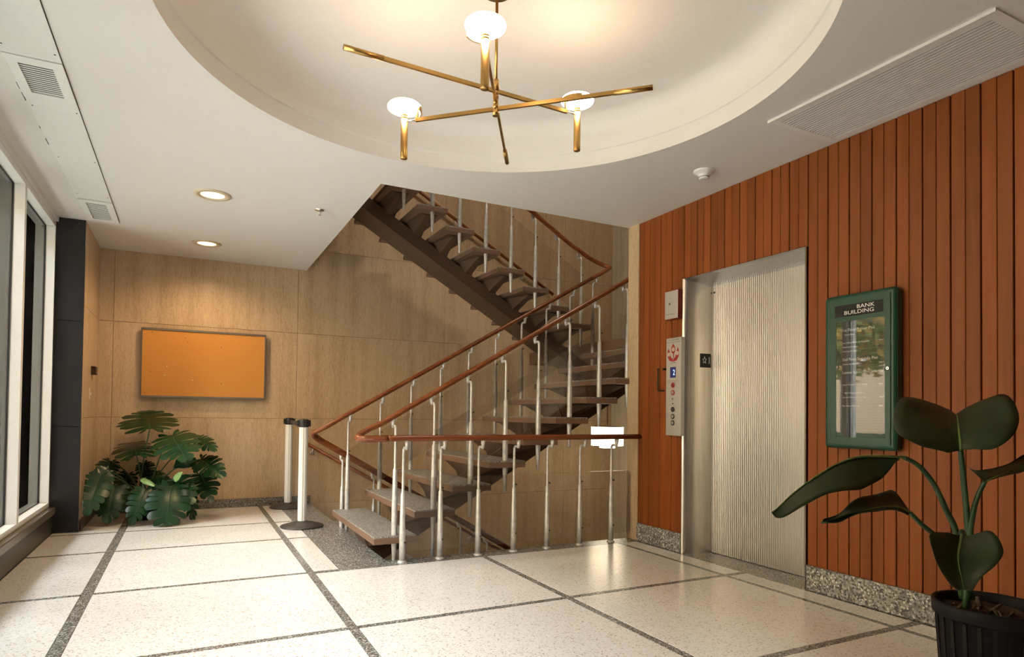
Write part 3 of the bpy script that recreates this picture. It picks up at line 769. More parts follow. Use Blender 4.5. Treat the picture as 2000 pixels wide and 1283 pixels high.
obj('pane', MB().box(xs_-.0052, xs_-.0045, gy0-.001, gy1+.001, gz0-.001, gz1+.001), 'case_glass', sg)
o = obj('lock', MB().disc((xs_-.006, 2.309, 1.449), .009, 'x', 16, .006), 'chrome', dfo); obj('keyhole', MB().disc((xs_-.012, 2.309, 1.449), .004, 'x', 10, .0006), 'ink_black', o)
obj('seam', MB().box(3.672, 3.674, 2.2655, 2.30, 1.0, 1.9), 'black_gasket', sg)
tx = xs_-.0080
text('BANK', .0335, (tx, 2.389, 1.829), 'letter_white', sg, 1.30, 'RIGHT'); text('BUILDING', .0335, (tx, 2.391, 1.798), 'letter_white', sg, 1.30, 'RIGHT')
tx = xs_-.0022
def row(s, size, Y, z, sx=1.0): text(s, size, (tx, Y, z), 'letter_white', sg, sx)
row('1st Floor/Primer Piso', .0245, 2.603, 1.694, 1.0); row('Bank Office', .0135, 2.586, 1.668)
row('Law Office/Oficina de Abogados', .0135, 2.602, 1.618); row('Attorney/Abogado', .0135, 2.602, 1.592); row('Attorney/Abogado', .0135, 2.602, 1.566)
row('2nd Floor/Segundo Piso', .0245, 2.603, 1.511, .98); row('Centro de Informacion', .0135, 2.602, 1.485)
row('Lower Level/Piso Inferior', .0245, 2.603, 1.430, 1.06)
row('Junior Women Career Center', .0135, 2.602, 1.357); row('Bank Community Room', .0135, 2.586, 1.306); row('Cuarto Comunitario del Banco', .0135, 2.602, 1.279); row('Fox Valley Music Lab', .0135, 2.602, 1.226)
for s, z in (('Suite 1', 1.618), ('Suite 2', 1.485), ('Suite', 1.357), ('Suite 3', 1.279), ('Suite', 1.226)): row(s, .0135, 2.366, z, .85)

# ================================================================== CHANDELIER
HX, HY = 1.336, 2.83
ch = thing('chandelier', (HX, HY, 3.25), 'brass chandelier of three crossed bars with glowing white globe shades', 'chandelier')
obj('canopy', MB().lathe([(.0001, 3.283), (.078, 3.283), (.08, 3.26), (.076, 3.253), (.0001, 3.253)], (HX, HY), 32), 'brass_dark', ch)
obj('rod', MB().tube([(HX, HY, 3.255), (HX, HY, 2.80)], .0075, 12), 'brass', ch)
hb = MB()
for za, zb_, r in ((2.812, 2.762, .0155), (2.762, 2.735, .0125), (2.735, 2.718, .014), (2.718, 2.690, .0125), (2.690, 2.668, .0145), (2.668, 2.632, .0155)):
    hb.tube([(HX, HY, za), (HX, HY, zb_)], r, 16)
obj('hub', hb, 'brass', ch)
for (d, z, ls, ll) in (((.9995, .034), 2.757, .425, .755), ((-.716, .698), 2.667, .436, .765), ((-.512, -.859), 2.708, .425, .775)):
    n_ = math.hypot(*d); dx, dy = d[0]/n_, d[1]/n_; px_, py_ = -dy, dx
    def at(s, o=0, zz=0): return (HX+dx*s+px_*o, HY+dy*s+py_*o, z+zz)
    def bar(s0, s1, w, h0, h1):
        v = [at(s0, -w, h0), at(s1, -w, h0), at(s1, w, h0), at(s0, w, h0), at(s0, -w, h1), at(s1, -w, h1), at(s1, w, h1), at(s0, w, h1)]
        return MB().add(v, [(0,3,2,1),(4,5,6,7),(0,1,5,4),(1,2,6,5),(2,3,7,6),(3,0,4,7)])
    arm = obj('arm', bar(-ll+.16, ls, .0065, -.009, .009), 'brass', ch)
    obj('grip', MB().tube([at(-ll), at(-ll+.18)], .0128, 16), 'brass', arm)
    up_ = bar(ls-.013, ls, .0065, -.009, .062)
    obj('upright', up_, 'brass', arm)
    c = at(ls+.065); gz = z+.074
    # curved bracket hugging the globe
    a0 = math.atan2(-dy, -dx); bk = MB()
    bk.lathe([(.084, gz-.026), (.090, gz-.026), (.090, gz-.002), (.084, gz-.002), (.084, gz-.026)], (c[0], c[1]), 16, False, a0-.12, a0+1.25)
    obj('bracket', bk, 'brass', arm)
    obj('pin', MB().tube([at(ls), c], .0042, 8), 'chrome', arm)
    ly = MB().lathe([(.0001, z-.195), (.0175, z-.195), (.0185, z-.190), (.0185, z+.012), (.0172, z+.013), (.0185, z+.014), (.0185, z+.024), (.0172, z+.025), (.0185, z+.026), (.0185, z+.040), (.0001, z+.042)], (c[0], c[1]), 20)
    lp = obj('lamp_tube', ly, 'brass', ch)
    gp = [(.088*math.sin(PI*k/16)+.0001, gz-.031*math.cos(PI*k/16)) for k in range(17)]
    obj('globe_shade', MB().lathe(gp, (c[0], c[1]), 32), 'globe_glow', lp)

# ================================================================== CEILING FIXTURES
for (x, y, lb) in ((.155, 5.816, 'larger looking recessed ceiling downlight nearer the round ceiling recess'), (.155, 7.536, 'recessed ceiling downlight nearest the travertine back wall above cork board')):
    d = thing('downlight', (x, y, ZC), lb, 'ceiling light', 'recessed downlights in the white ceiling')
    obj('trim_ring', MB().lathe([(.146, ZC-.0005), (.144, ZC-.008), (.112, ZC-.012), (.108, ZC-.008), (.098, ZC-.010), (.092, ZC-.004)], (x, y), 36), 'switch_ivory', d)
    obj('lens', MB().lathe([(.093, ZC-.003), (.0001, ZC-.003)], (x, y), 32), 'downlight_glow', d)
    sl = bpy.data.lights.new('downlight_bulb', 'SPOT'); sl.energy = 55; sl.color = (1.0, .66, .34); sl.spot_size = 2.75; sl.spot_blend = .7; sl.shadow_soft_size = .07
    so_ = bpy.data.objects.new('downlight_bulb', sl); C.objects.link(so_); so_.parent = d; so_.location = (0, 0, -.02)
sk = thing('sprinkler_head', (1.014, 5.789, ZC), 'small chrome fire sprinkler on white ceiling near stair opening', 'sprinkler')
obj('escutcheon', MB().lathe([(.042, ZC-.0005), (.040, ZC-.006), (.016, ZC-.014), (.0001, ZC-.014)], (1.014, 5.789), 24), 'chrome', sk)
s_ = MB().tube([(1.014, 5.789, ZC-.012), (1.014, 5.789, ZC-.035)], .005, 8); s_.tube([(1.002, 5.789, ZC-.014), (.998, 5.789, ZC-.028), (1.014, 5.789, ZC-.046)], .0022, 6); s_.tube([(1.026, 5.789, ZC-.014), (1.03, 5.789, ZC-.028), (1.014, 5.789, ZC-.046)], .0022, 6)
obj('frame_arms', s_, 'chrome', sk); obj('deflector', MB().lathe([(.0001, ZC-.046), (.014, ZC-.046), (.014, ZC-.048), (.0001, ZC-.048)], (1.014, 5.789), 16), 'chrome', sk)
sd = thing('smoke_detector', (3.335, 3.48, ZC), 'round white smoke detector on ceiling above elevator', 'smoke detector')
obj('base', MB().lathe([(.077, ZC-.0005), (.078, ZC-.006), (.072, ZC-.014), (.05, ZC-.026), (.042, ZC-.034), (.040, ZC-.046)], (3.335, 3.48), 36), 'white_metal', sd)
obj('vent_slot', MB().lathe([(.040, ZC-.044), (.034, ZC-.0465), (.034, ZC-.050)], (3.335, 3.48), 30), 'ink_black', sd)
obj('cap', MB().lathe([(.038, ZC-.0495), (.037, ZC-.056), (.028, ZC-.060), (.0001, ZC-.061)], (3.335, 3.48), 30), 'white_metal', sd)
# big linear grille by the wood wall
gl = thing('air_grille', (3.4, 2.1, ZC), 'long white slatted air grille in ceiling along the wood wall', 'air vent')
gx0, gx1, gy0_, gy1_ = 3.105, 3.712, 1.484, 2.706; ix0, ix1, iy0, iy1 = 3.157, 3.66, 1.535, 2.668
f = MB(); f.box(gx0, gx1, gy0_, iy0, ZC-.008, ZC-.0005); f.box(gx0, gx1, iy1, gy1_, ZC-.008, ZC-.0005); f.box(gx0, ix0, iy0, iy1, ZC-.008, ZC-.0005); f.box(ix1, gx1, iy0, iy1, ZC-.008, ZC-.0005)
f.box(gx0-.004, gx0+.004, gy0_, gy1_, ZC-.016, ZC-.0005)
obj('grille_frame', f, 'grille_paint', gl); obj('backing', MB().box(ix0, ix1, iy0, iy1, ZC-.002, ZC-.0005), 'vent_brown', gl)
ns = 20; pit = (ix1-ix0)/ns
sm_ = MB().box(-.0062, .0062, iy0, iy1, -.0075, -.0025); me = sm_.mesh('slat'); me.materials.append(M['grille_paint'])
for k in range(ns): inst('slat', me, gl, (ix0+pit*(k+.5), 0, ZC))
# access strip with two registers by the windows
ac = thing('ceiling_access_panel', (-.74, 4.5, ZC), 'long flat painted metal access strip in ceiling beside windows', 'ceiling panel')
ax0, ax1 = -.866, -.612
for ya, yb in ((-1.0, 1.0), (1.0, 2.5), (2.5, 3.985), (4.492, 6.44)):
    p_ = obj('access_plate', MB().bbox(ax0, ax1, ya+.002, yb-.002, ZC-.006, ZC-.0005, .0005, 'z'), 'panel_paint', ac)
    for x in (ax0+.018, ax1-.018):
        for t in (.06, .5, .94):
            obj('screw', MB().disc((x, ya+(yb-ya)*t, ZC-.006), .005, 'z', 8, .0015, -1), 'dark_rubber', p_)
obj('dark_joint', MB().box(ax1, ax1+.004, -1, 7.14, ZC-.002, ZC-.0003), 'hole_dark', ac)
random.seed(3)
cr_ = MB()
yy = 3.0
while yy < 5.2:
    l = random.uniform(.03, .12); wd = random.uniform(.002, .008)
    if random.random() < .7: cr_.box(ax0-wd, ax0, yy, yy+l, ZC-.0015, ZC-.0003)
    yy += l+random.uniform(.0, .05)
obj('cracked_edge', cr_, 'hole_dark', ac)
for ya, yb, lb in ((3.987, 4.490, 'white louvred ceiling register at the cracked end of access strip'), (6.468, 7.13, 'white louvred ceiling register nearest the black granite pillar')):
    v_ = thing('ceiling_register', (-.74, (ya+yb)/2, ZC), lb, 'air vent', 'louvred registers in the ceiling strip')
    xa, xb = ax0, ax1; ia, ib, ja, jb = xa+.05, xb-.052, ya+.075, yb-.075
    f = MB(); f.box(xa, xb, ya, ja, ZC-.010, ZC-.0005); f.box(xa, xb, jb, yb, ZC-.010, ZC-.0005); f.box(xa, ia, ja, jb, ZC-.010, ZC-.0005); f.box(ib, xb, ja, jb, ZC-.010, ZC-.0005)
    obj('register_frame', f, 'panel_paint', v_); obj('backing', MB().box(ia, ib, ja, jb, ZC-.002, ZC-.0005), 'vent_grey', v_)
    n_ = 14; pt = (jb-ja)/n_
    lm = MB().add([(ia, -pt*.14, -.003), (ib, -pt*.14, -.003), (ib, pt*.10, -.0055), (ia, pt*.10, -.0055), (ia, -pt*.14, -.0015), (ib, -pt*.14, -.0015), (ib, pt*.10, -.0042), (ia, pt*.10, -.0042)], [(0,3,2,1),(4,5,6,7),(0,1,5,4),(1,2,6,5),(2,3,7,6),(3,0,4,7)]).mesh('louvre')
    lm.materials.append(M['panel_paint'])
    for k in range(n_): inst('louvre', lm, v_, (0, ja+pt*(k+.5), ZC))

# ---- pendant in the stairwell
PX, PY = 5.16, 7.2
pd = thing('pendant_lamp', (PX, PY, .85), 'glowing two-tier white drum pendant hanging on a chain under the stairs', 'pendant lamp')
cn = MB()
z = 1.03; k = 0
while z < 1.90:
    d = (.010, 0) if k % 2 else (0, .010)
    pts = [(PX+math.cos(a)*d[0], PY+math.cos(a)*d[1], z+.016+math.sin(a)*.018) for a in [2*PI*q/8 for q in range(9)]]
    cn.tube(pts, .0028, 5, False); z += .030; k += 1
obj('chain', cn, 'bronze', pd)
obj('top_plate', MB().lathe([(.0001, 1.015), (.217, 1.008), (.222, 1.0), (.0001, 1.0)], (PX, PY), 40), 'brass', pd)
def strips(r, z0, z1, n_):
    for k in range(n_):
        a = 2*PI*k/n_; hwid = PI*r/n_*.94
        m_ = MB(); u = (math.cos(a), math.sin(a)); t = (-u[1], u[0])
        v = [(PX+u[0]*r+t[0]*s*hwid+u[0]*o, PY+u[1]*r+t[1]*s*hwid+u[1]*o, zz) for o in (0, .006) for zz in (z0, z1) for s in (-1, 1)]
        m_.add(v, [(0,1,3,2),(4,6,7,5),(0,4,5,1),(2,3,7,6),(0,2,6,4),(1,5,7,3)])
        obj('glass_strip', m_, 'pendant_glow', pd)
strips(.212, .745, 1.0, 18); strips(.10, .712, .95, 10)

# ================================================================== CORK BOARD + WALL BITS
cbd = thing('cork_board', (.18, 8.33, 1.298), 'wide cork notice board with dull metal frame on travertine wall', 'notice board')
bx0, bx1, bz0, bz1 = -.475, .845, 1.297, 2.092
obj('cork', MB().box(bx0+.01, bx1-.01, YB-.062, YB-.034, bz0+.01, bz1-.01), 'cork', cbd)
fw = .024
for a in ((bx0, bx1, bz1-fw, bz1), (bx0, bx1, bz0, bz0+fw), (bx0, bx0+.012, bz0+fw, bz1-fw), (bx1-.014, bx1, bz0+fw, bz1-fw)):
    obj('frame_rail', MB().bbox(a[0], a[1], YB-.072, YB-.034, a[2], a[3], .003, 'y'), 'board_frame', cbd)
obj('back_cleat', MB().box(bx0+.06, bx1-.06, YB-.034, YB-.0005, bz0+.06, bz1-.06), 'board_frame', cbd)
def bp_(u, v): return (bx0 + (u-115)/(1830-115)*(bx1-bx0), bz1 - (v-140 - (u-115)*.06)/(960)*(bz1-bz0))
for u, v, m_ in ((255,210,'hole_dark'),(690,292,'hole_dark'),(1185,425,'hole_dark'),(455,685,'pin_head'),(240,745,'hole_dark'),(430,805,'pin_head'),(800,885,'pin_head'),(175,1040,'hole_dark'),(1195,945,'hole_dark'),(725,345,'hole_dark')):
    X, Z = bp_(u, v)
    obj('push_pin' if m_ == 'pin_head' else 'pin_hole', MB().disc((X, YB-.062, max(bz0+.04, Z)), .0055 if m_ == 'pin_head' else .0048, 'y', 8, .003 if m_ == 'pin_head' else .0005), m_, cbd)
th = thing('thermostat', (-.888, 7.9, 1.52), 'small bronze ribbed thermostat on narrow travertine return wall', 'thermostat')
obj('body', MB().bbox(-.8885, -.845, 7.80, 7.93, 1.515, 1.60, .006, 'x', 1), 'bronze', th)
for k in range(5): obj('rib', MB().box(-.846, -.842, 7.812+k*.024, 7.824+k*.024, 1.525, 1.59), 'brass_dark', th)
lsw = thing('light_switch', (-.888, 7.76, 1.26), 'ivory light switch plate below the thermostat', 'light switch')
obj('plate', MB().bbox(-.8885, -.881, 7.70, 7.79, 1.26, 1.372, .002, 'x', 1), 'switch_ivory', lsw); obj('toggle', MB().box(-.882, -.872, 7.738, 7.752, 1.30, 1.33), 'switch_ivory', lsw)

# ================================================================== STANCHIONS
def stanchion(x, y, lb, belt_to=None):
    s = thing('stanchion', (x, y, 0), lb, 'stanchion', 'queue barrier posts by the stairs')
    obj('base', MB().lathe([(.0001, .001), (.207, .001), (.212, .008), (.206, .016), (.12, .040), (.06, .052), (.05, .062)], (x, y), 40), 'dark_rubber', s)
    pts = []
    for k in range(32):
        a = 2*PI*k/32; r = .044 - (.004 if k % 8 == 0 else 0); pts.append((x+r*math.cos(a), y+r*math.sin(a)))
    obj('post', MB().prism(pts, .055, 1.0, 'z'), 'white_metal', s)
    cp_ = MB().lathe([(.0445, 1.0), (.0475, 1.002), (.0475, 1.072), (.044, 1.08), (.0001, 1.082)], (x, y), 28)
    co = obj('belt_head', cp_, 'black_plastic', s)
    for a in range(4):
        u = (math.cos(a*PI/2), math.sin(a*PI/2)); obj('belt_clip', MB().box(x+u[0]*.052-.014, x+u[0]*.052+.014, y+u[1]*.052-.014, y+u[1]*.052+.014, 1.008, 1.070), 'black_plastic', co)
    if belt_to: obj('belt', MB().tube([(x, y+.066, 1.038), (x+(belt_to[0]-x)*.5, (y+belt_to[1])/2, 1.028), (belt_to[0], belt_to[1]-.066, 1.036)], .024, 8, sx=.08, sy=1), 'belt_grey', s)
stanchion(1.055, 6.68, 'white barrier post on black round base, nearest the first stair tread', (1.11, 8.10))
stanchion(1.11, 8.10, 'white barrier post on black round base against the travertine wall')

# ================================================================== ADDED FILL LIGHT UPSTAIRS
ul = thing('upper_fill_lamp', (3.2, 5.6, 6.2), 'added round fill lamp, out of view above the upper stairs', 'ceiling light')  # lamp out of view, added to brighten the upper stairwell
obj('shade', MB().lathe([(.0001, 6.08), (.25, 6.08), (.3, 6.12), (.3, 6.198)], (3.2, 5.6), 32), 'upper_fill_glow', ul)

# ================================================================== PLANTS
def catmull(P, per):
    out = []
    for i in range(len(P)-1):
        a, b, c, d = P[max(i-1, 0)], P[i], P[i+1], P[min(i+2, len(P)-1)]
        for k in range(per):
            t = k/per; out.append(.5*((2*b)+(c-a)*t+(2*a-5*b+4*c-d)*t*t+(3*b-a-3*c+d)*t**3))
    out.append(P[-1]); return out
LEAVES=[
 [((2.686, 1.46, 1.02),(2.764, 1.454, 1.028),(2.751, 1.427, 1.036)),((2.575, 1.494, 1.046),(2.761, 1.455, 1.065),(2.804, 1.355, 1.039)),((2.517, 1.546, 1.087),(2.789, 1.473, 1.105),(2.87, 1.32, 1.089)),((2.553, 1.593, 1.164),(2.839, 1.503, 1.14),(2.937, 1.329, 1.17)),((2.663, 1.625, 1.234),(2.899, 1.539, 1.164),(2.995, 1.388, 1.245)),((2.828, 1.63, 1.237),(2.951, 1.569, 1.175),(3.044, 1.475, 1.255)),((2.973, 1.624, 1.202),(3.014, 1.604, 1.176),(3.075, 1.55, 1.203)),],
 [((2.546, 1.578, 0.989),(2.59, 1.578, 0.997),(2.597, 1.597, 0.989)),((2.438, 1.568, 0.91),(2.482, 1.611, 1.001),(2.581, 1.673, 0.95)),((2.33, 1.567, 0.886),(2.371, 1.633, 0.997),(2.504, 1.713, 0.921)),((2.226, 1.564, 0.881),(2.272, 1.651, 0.968),(2.393, 1.725, 0.902)),((2.119, 1.586, 0.859),(2.166, 1.661, 0.922),(2.266, 1.724, 0.866)),((2.039, 1.616, 0.828),(2.062, 1.671, 0.867),(2.138, 1.722, 0.829)),((1.974, 1.639, 0.78),(1.99, 1.675, 0.82),(2.035, 1.709, 0.785)),((1.952, 1.661, 0.782),(1.951, 1.673, 0.799),(1.978, 1.693, 0.785)),],
 [((2.659, 1.592, 0.781),(2.622, 1.566, 0.773),(2.576, 1.545, 0.772)),((2.645, 1.643, 0.839),(2.563, 1.584, 0.796),(2.487, 1.545, 0.788)),((2.61, 1.661, 0.852),(2.489, 1.6, 0.798),(2.417, 1.558, 0.796)),((2.511, 1.667, 0.834),(2.411, 1.617, 0.788),(2.354, 1.579, 0.789)),((2.41, 1.674, 0.811),(2.329, 1.626, 0.779),(2.296, 1.598, 0.77)),((2.314, 1.668, 0.774),(2.258, 1.641, 0.76),(2.238, 1.617, 0.753)),((2.219, 1.661, 0.753),(2.192, 1.652, 0.75),(2.19, 1.642, 0.748)),],
 [((2.586, 1.406, 0.727),(2.664, 1.4, 0.709),(2.675, 1.372, 0.715)),((2.466, 1.4, 0.724),(2.628, 1.385, 0.683),(2.69, 1.308, 0.733)),((2.448, 1.377, 0.653),(2.59, 1.372, 0.647),(2.675, 1.261, 0.676)),((2.465, 1.358, 0.592),(2.572, 1.36, 0.607),(2.641, 1.268, 0.624)),((2.503, 1.351, 0.548),(2.571, 1.35, 0.562),(2.603, 1.3, 0.574)),((2.567, 1.353, 0.512),(2.589, 1.353, 0.517),(2.611, 1.331, 0.511)),],
 [((2.743, 1.41, 0.962),(2.867, 1.416, 0.905),(2.901, 1.443, 0.903)),((2.733, 1.371, 0.952),(2.907, 1.395, 0.93),(2.998, 1.416, 0.919)),((2.832, 1.331, 0.982),(2.963, 1.365, 0.96),(3.061, 1.383, 0.941)),((2.94, 1.309, 1.015),(3.027, 1.332, 0.991),(3.093, 1.343, 0.97)),((3.065, 1.289, 1.032),(3.096, 1.296, 1.023),(3.124, 1.304, 1.018)),],
]
PETIOLES=[
 [ (2.766, 1.453, 1.028),(2.799, 1.461, 0.923),(2.836, 1.468, 0.776),(2.858, 1.472, 0.628),(2.865, 1.484, 0.426),(2.873, 1.492, 0.381) ],
 [ (2.592, 1.577, 0.997),(2.66, 1.554, 0.961),(2.728, 1.532, 0.882),(2.787, 1.516, 0.772),(2.834, 1.505, 0.676),(2.876, 1.501, 0.421) ],
 [ (2.62, 1.567, 0.773),(2.664, 1.546, 0.725),(2.751, 1.526, 0.658),(2.836, 1.507, 0.539),(2.872, 1.503, 0.414) ],
 [ (2.664, 1.4, 0.709),(2.725, 1.425, 0.712),(2.799, 1.456, 0.656),(2.848, 1.478, 0.544),(2.874, 1.49, 0.417) ],
 [ (2.867, 1.416, 0.905),(2.852, 1.436, 0.841),(2.846, 1.452, 0.757),(2.85, 1.463, 0.672),(2.873, 1.48, 0.42) ],
]
MONSTERA=[
 ((-0.127, 7.383, 0.376),(-0.158, 7.125, 0.083),0.432),
 ((-0.147, 7.663, 0.89),(-0.029, 7.269, 0.747),0.521),
 ((-0.451, 7.599, 0.683),(-0.525, 7.969, 0.881),0.454),
 ((-0.345, 7.72, 0.955),(-0.385, 8.02, 1.135),0.597),
 ((-0.735, 7.40, 0.515),(-0.80, 7.16, 0.27),0.30),
 ((-0.628, 7.583, 0.386),(-0.662, 7.381, 0.147),0.317),
 ((-0.359, 7.447, 0.348),(-0.442, 7.269, 0.13),0.266),
 ((0.134, 7.694, 0.627),(0.296, 7.389, 0.536),0.307),
 ((0.148, 7.746, 0.466),(0.225, 7.486, 0.286),0.309),
 ((0.07, 7.782, 0.645),(-0.062, 7.683, 0.588),0.188),
 ((-0.105, 7.54, 0.439),(0.031, 7.305, 0.3),0.297),
 ((0.021, 7.646, 0.315),(0.068, 7.458, 0.093),0.184),
 ((0.121, 7.808, 0.856),(0.231, 7.528, 0.795),0.200),
 ((-0.721, 8.075, 0.603),(-0.756, 7.927, 0.479),0.240),
 ((-0.409, 7.973, 0.575),(-0.352, 7.834, 0.469),0.221),
 ((-0.70, 7.60, 0.545),(-0.80, 7.50, 0.49),0.17),
 ((-0.104, 7.426, 0.439),(-0.062, 7.347, 0.503),0.074),
 ((-0.397, 7.52, 0.451),(-0.305, 7.417, 0.416),0.063),
 ((-0.304, 7.809, 0.475),(-0.207, 7.537, 0.363),0.238),
 ((-0.556, 8.05, 0.462),(-0.589, 7.902, 0.313),0.253),
]
PC = (2.954, 1.439)
bp = thing('potted_banana_plant', (PC[0], PC[1], 0), 'broad-leaved tropical plant in a black nursery pot before the wood wall', 'potted plant')
rt, rbm, hp = .203, .165, .40
pot = MB().lathe([(.0001, .002), (rbm, .002), (rbm+.004, .012), (rt-.014, hp-.055), (rt-.004, hp-.053), (rt+.001, hp-.05), (rt+.003, hp-.006), (rt+.001, hp), (rt-.008, hp), (rt-.014, hp-.01), (rt-.02, hp-.06)], PC, 48)
po_ = obj('pot', pot, 'pot_plastic', bp)
rm = MB()
for k in range(24):
    a = 2*PI*k/24; u = (math.cos(a), math.sin(a)); v = []
    for r, z in ((rbm+.003, .02), (rt-.014, hp-.06)):
        for s in (-1, 1): v.append((PC[0]+u[0]*(r+.004)-u[1]*s*.007, PC[1]+u[1]*(r+.004)+u[0]*s*.007, z))
        for s in (-1, 1): v.append((PC[0]+u[0]*(r-.004)-u[1]*s*.007, PC[1]+u[1]*(r-.004)+u[0]*s*.007, z))
    rm.add(v, [(0,1,5,4), (2,6,7,3), (0,4,6,2), (1,3,7,5)])
obj('pot_ribs', rm, 'pot_plastic', po_)
so = MB(); random.seed(11); rings = 7; nn = 28
for i in range(rings+1):
    for k in range(nn):
        r = (rt-.016)*i/rings + .0005; a = 2*PI*k/nn
        so.v.append((PC[0]+r*math.cos(a), PC[1]+r*math.sin(a), hp-.045+random.uniform(-.012, .014)))
for i in range(rings):
    for k in range(nn): so.f.append((i*nn+k, i*nn+(k+1)%nn, (i+1)*nn+(k+1)%nn, (i+1)*nn+k)); so.sm.append(False)
obj('soil', so, 'soil', bp)
for k in range(12):
    a = random.uniform(0, 2*PI); r = random.uniform(.03, .16); x, y = PC[0]+r*math.cos(a), PC[1]+r*math.sin(a)
    obj('bark_chip', MB().tube([(x, y, hp-.04), (x+random.uniform(-.03,.03), y+random.uniform(-.03,.03), hp-.02+random.uniform(-.01,.02))], random.uniform(.004, .008), 5), 'bark', bp)
for li, stn in enumerate(LEAVES):
    Lp = catmull([Vector(s[0]) for s in stn], 6); Mp = catmull([Vector(s[1]) for s in stn], 6); Rp = catmull([Vector(s[2]) for s in stn], 6)
    mb = MB(); nc = 13; n0 = 0; random.seed(li+5); ph = random.uniform(0, 6)
    ctr = sum(Mp, Vector())/len(Mp)
    for i in range(len(Mp)):
        nrm = (Rp[i]-Mp[i]).cross(Mp[min(i+1, len(Mp)-1)]-Mp[max(i-1, 0)])
        nrm = nrm.normalized() if nrm.length > 1e-7 else Vector((0,0,1))
        for j in range(nc):
            t = j/(nc-1)*2-1
            q = Mp[i].lerp(Lp[i] if t < 0 else Rp[i], abs(t))
            q = q + nrm*(.007*math.sin(PI*abs(t)) + .006*math.sin(i*.42+ph)*abs(t)**2)
            mb.v.append(tuple(q))
    for i in range(len(Mp)-1):
        for j in range(nc-1): mb.f.append((i*nc+j, i*nc+j+1, (i+1)*nc+j+1, (i+1)*nc+j)); mb.sm.append(True)
    lf = obj('leaf', mb, 'banana_leaf', bp, Mp[0])
    sol = lf.modifiers.new('thick', 'SOLIDIFY'); sol.thickness = .0016
    mid = [Mp[i] for i in range(0, len(Mp), 2)]; tocam = Vector((-.45, -.89, .05))
    obj('midrib', MB().tube([q + tocam*.004 for q in mid], [.0055*(1-.75*i/(len(mid)-1)) for i in range(len(mid))], 6), 'midrib_green', lf)
    pts = catmull([Vector(q) for q in PETIOLES[li]], 5)
    obj('stalk', MB().tube(pts, [.0085+.0045*i/(len(pts)-1) if li != 0 else .010+.004*i/(len(pts)-1) for i in range(len(pts))], 10), 'stalk_green', bp)

MP_ = (-.40, 7.80)
mo = thing('monstera_plant', (MP_[0], MP_[1], 0), 'large dark monstera with split leaves in corner under cork board', 'potted plant')
obj('pot', MB().lathe([(.0001, .002), (.13, .002), (.155, .24), (.165, .24), (.166, .265), (.150, .265), (.146, .22), (.0001, .22)], MP_, 28), 'pot_plastic', mo)
OUT = [(0, .07, -.10), (.10, .22, -.20), (.22, .42, -.13), (.36, .53, .08), (.52, .54, .33), (.68, .45, .57), (.82, .30, .78), (.93, .13, .93), (1, 0, 1.02)]
def outl(s):
    for (a, x, y), (b, x2, y2) in zip(OUT, OUT[1:]):
        if a <= s <= b:
            t = (s-a)/(b-a); return (x+(x2-x)*t, y+(y2-y)*t)
    return OUT[-1][1:]
def midr(s): return max(0.0, (s-.14)/.86)**1.05*.96
def mleaf(base, tip, width, seed, lobes=8, cut=.26):
    rnd = random.Random(seed)
    B, T = Vector(base), Vector(tip); L = (T-B).length; Ly = (T-B).normalized()
    tocam = (Vector((0, 0, 1.35)) - B).normalized()
    up = (tocam*1.0 + Vector((0, 0, .42))).normalized()
    nz = (up - Ly*up.dot(Ly)).normalized(); lx = Ly.cross(nz)
    ln = max(L*1.18, width*.86)
    sw_ = width/1.06
    mb = MB(); nu, ns_ = 7, 4
    droop = rnd.uniform(.10, .22); curl = rnd.uniform(.12, .3)
    def put(x, y, lob, u):
        z = -droop*max(0, y)**2*1.2 - curl*x*x*1.6 + .07*abs(x) + .02*math.sin(lob*2.1+seed)*u*u
        q = B + lx*(x*sw_) + Ly*(y*ln) + nz*(z*ln)
        return (max(-.862, q.x), min(8.315, q.y), max(.012, q.z))
    for side in (-1, 1):
        cuts = [0]+[(i+1)/lobes + rnd.uniform(-.03, .03) for i in range(lobes-1)]+[1]
        for i in range(lobes):
            n0 = len(mb.v); c = (cuts[i]+cuts[i+1])/2; h = (cuts[i+1]-cuts[i])/2
            ext = rnd.uniform(.90, 1.06) if lobes > 1 else 1
            for a in range(nu+1):
                u = a/nu
                g_ = 0 if u < cut or lobes == 1 else ((u-cut)/(1-cut))**.5*.15
                if a == nu and lobes > 1: g_ += .38
                elif a == nu-1 and lobes > 1: g_ += .08
                for b_ in range(ns_+1):
                    s = c + h*(b_/ns_*2-1)*(1-g_)
                    s = min(1, max(0, s)); ox, oy = outl(s); my = midr(s)
                    rr = 1 - (.05*abs(b_/ns_*2-1)**2 if lobes > 1 else 0)
                    uu = u*(ext if u > cut else 1)*(rr if a == nu else 1)
                    bend = .10*math.sin(PI*u)*(1-s)
                    x = ox*uu*(1-.06*u*u*s); yv = my+(oy-my)*uu + bend*.6 + .10*u**3*(s > .12)
                    mb.v.append(put(side*x, yv, i, u))
            for a in range(nu):
                for b_ in range(ns_):
                    q = n0+a*(ns_+1)+b_; mb.f.append((q, q+1, q+ns_+2, q+ns_+1)); mb.sm.append(True)
    return mb, [B + Ly*(t*ln*.96) + nz*(-droop*t*t*1.2*ln+.004) for t in [k/8 for k in range(9)]]
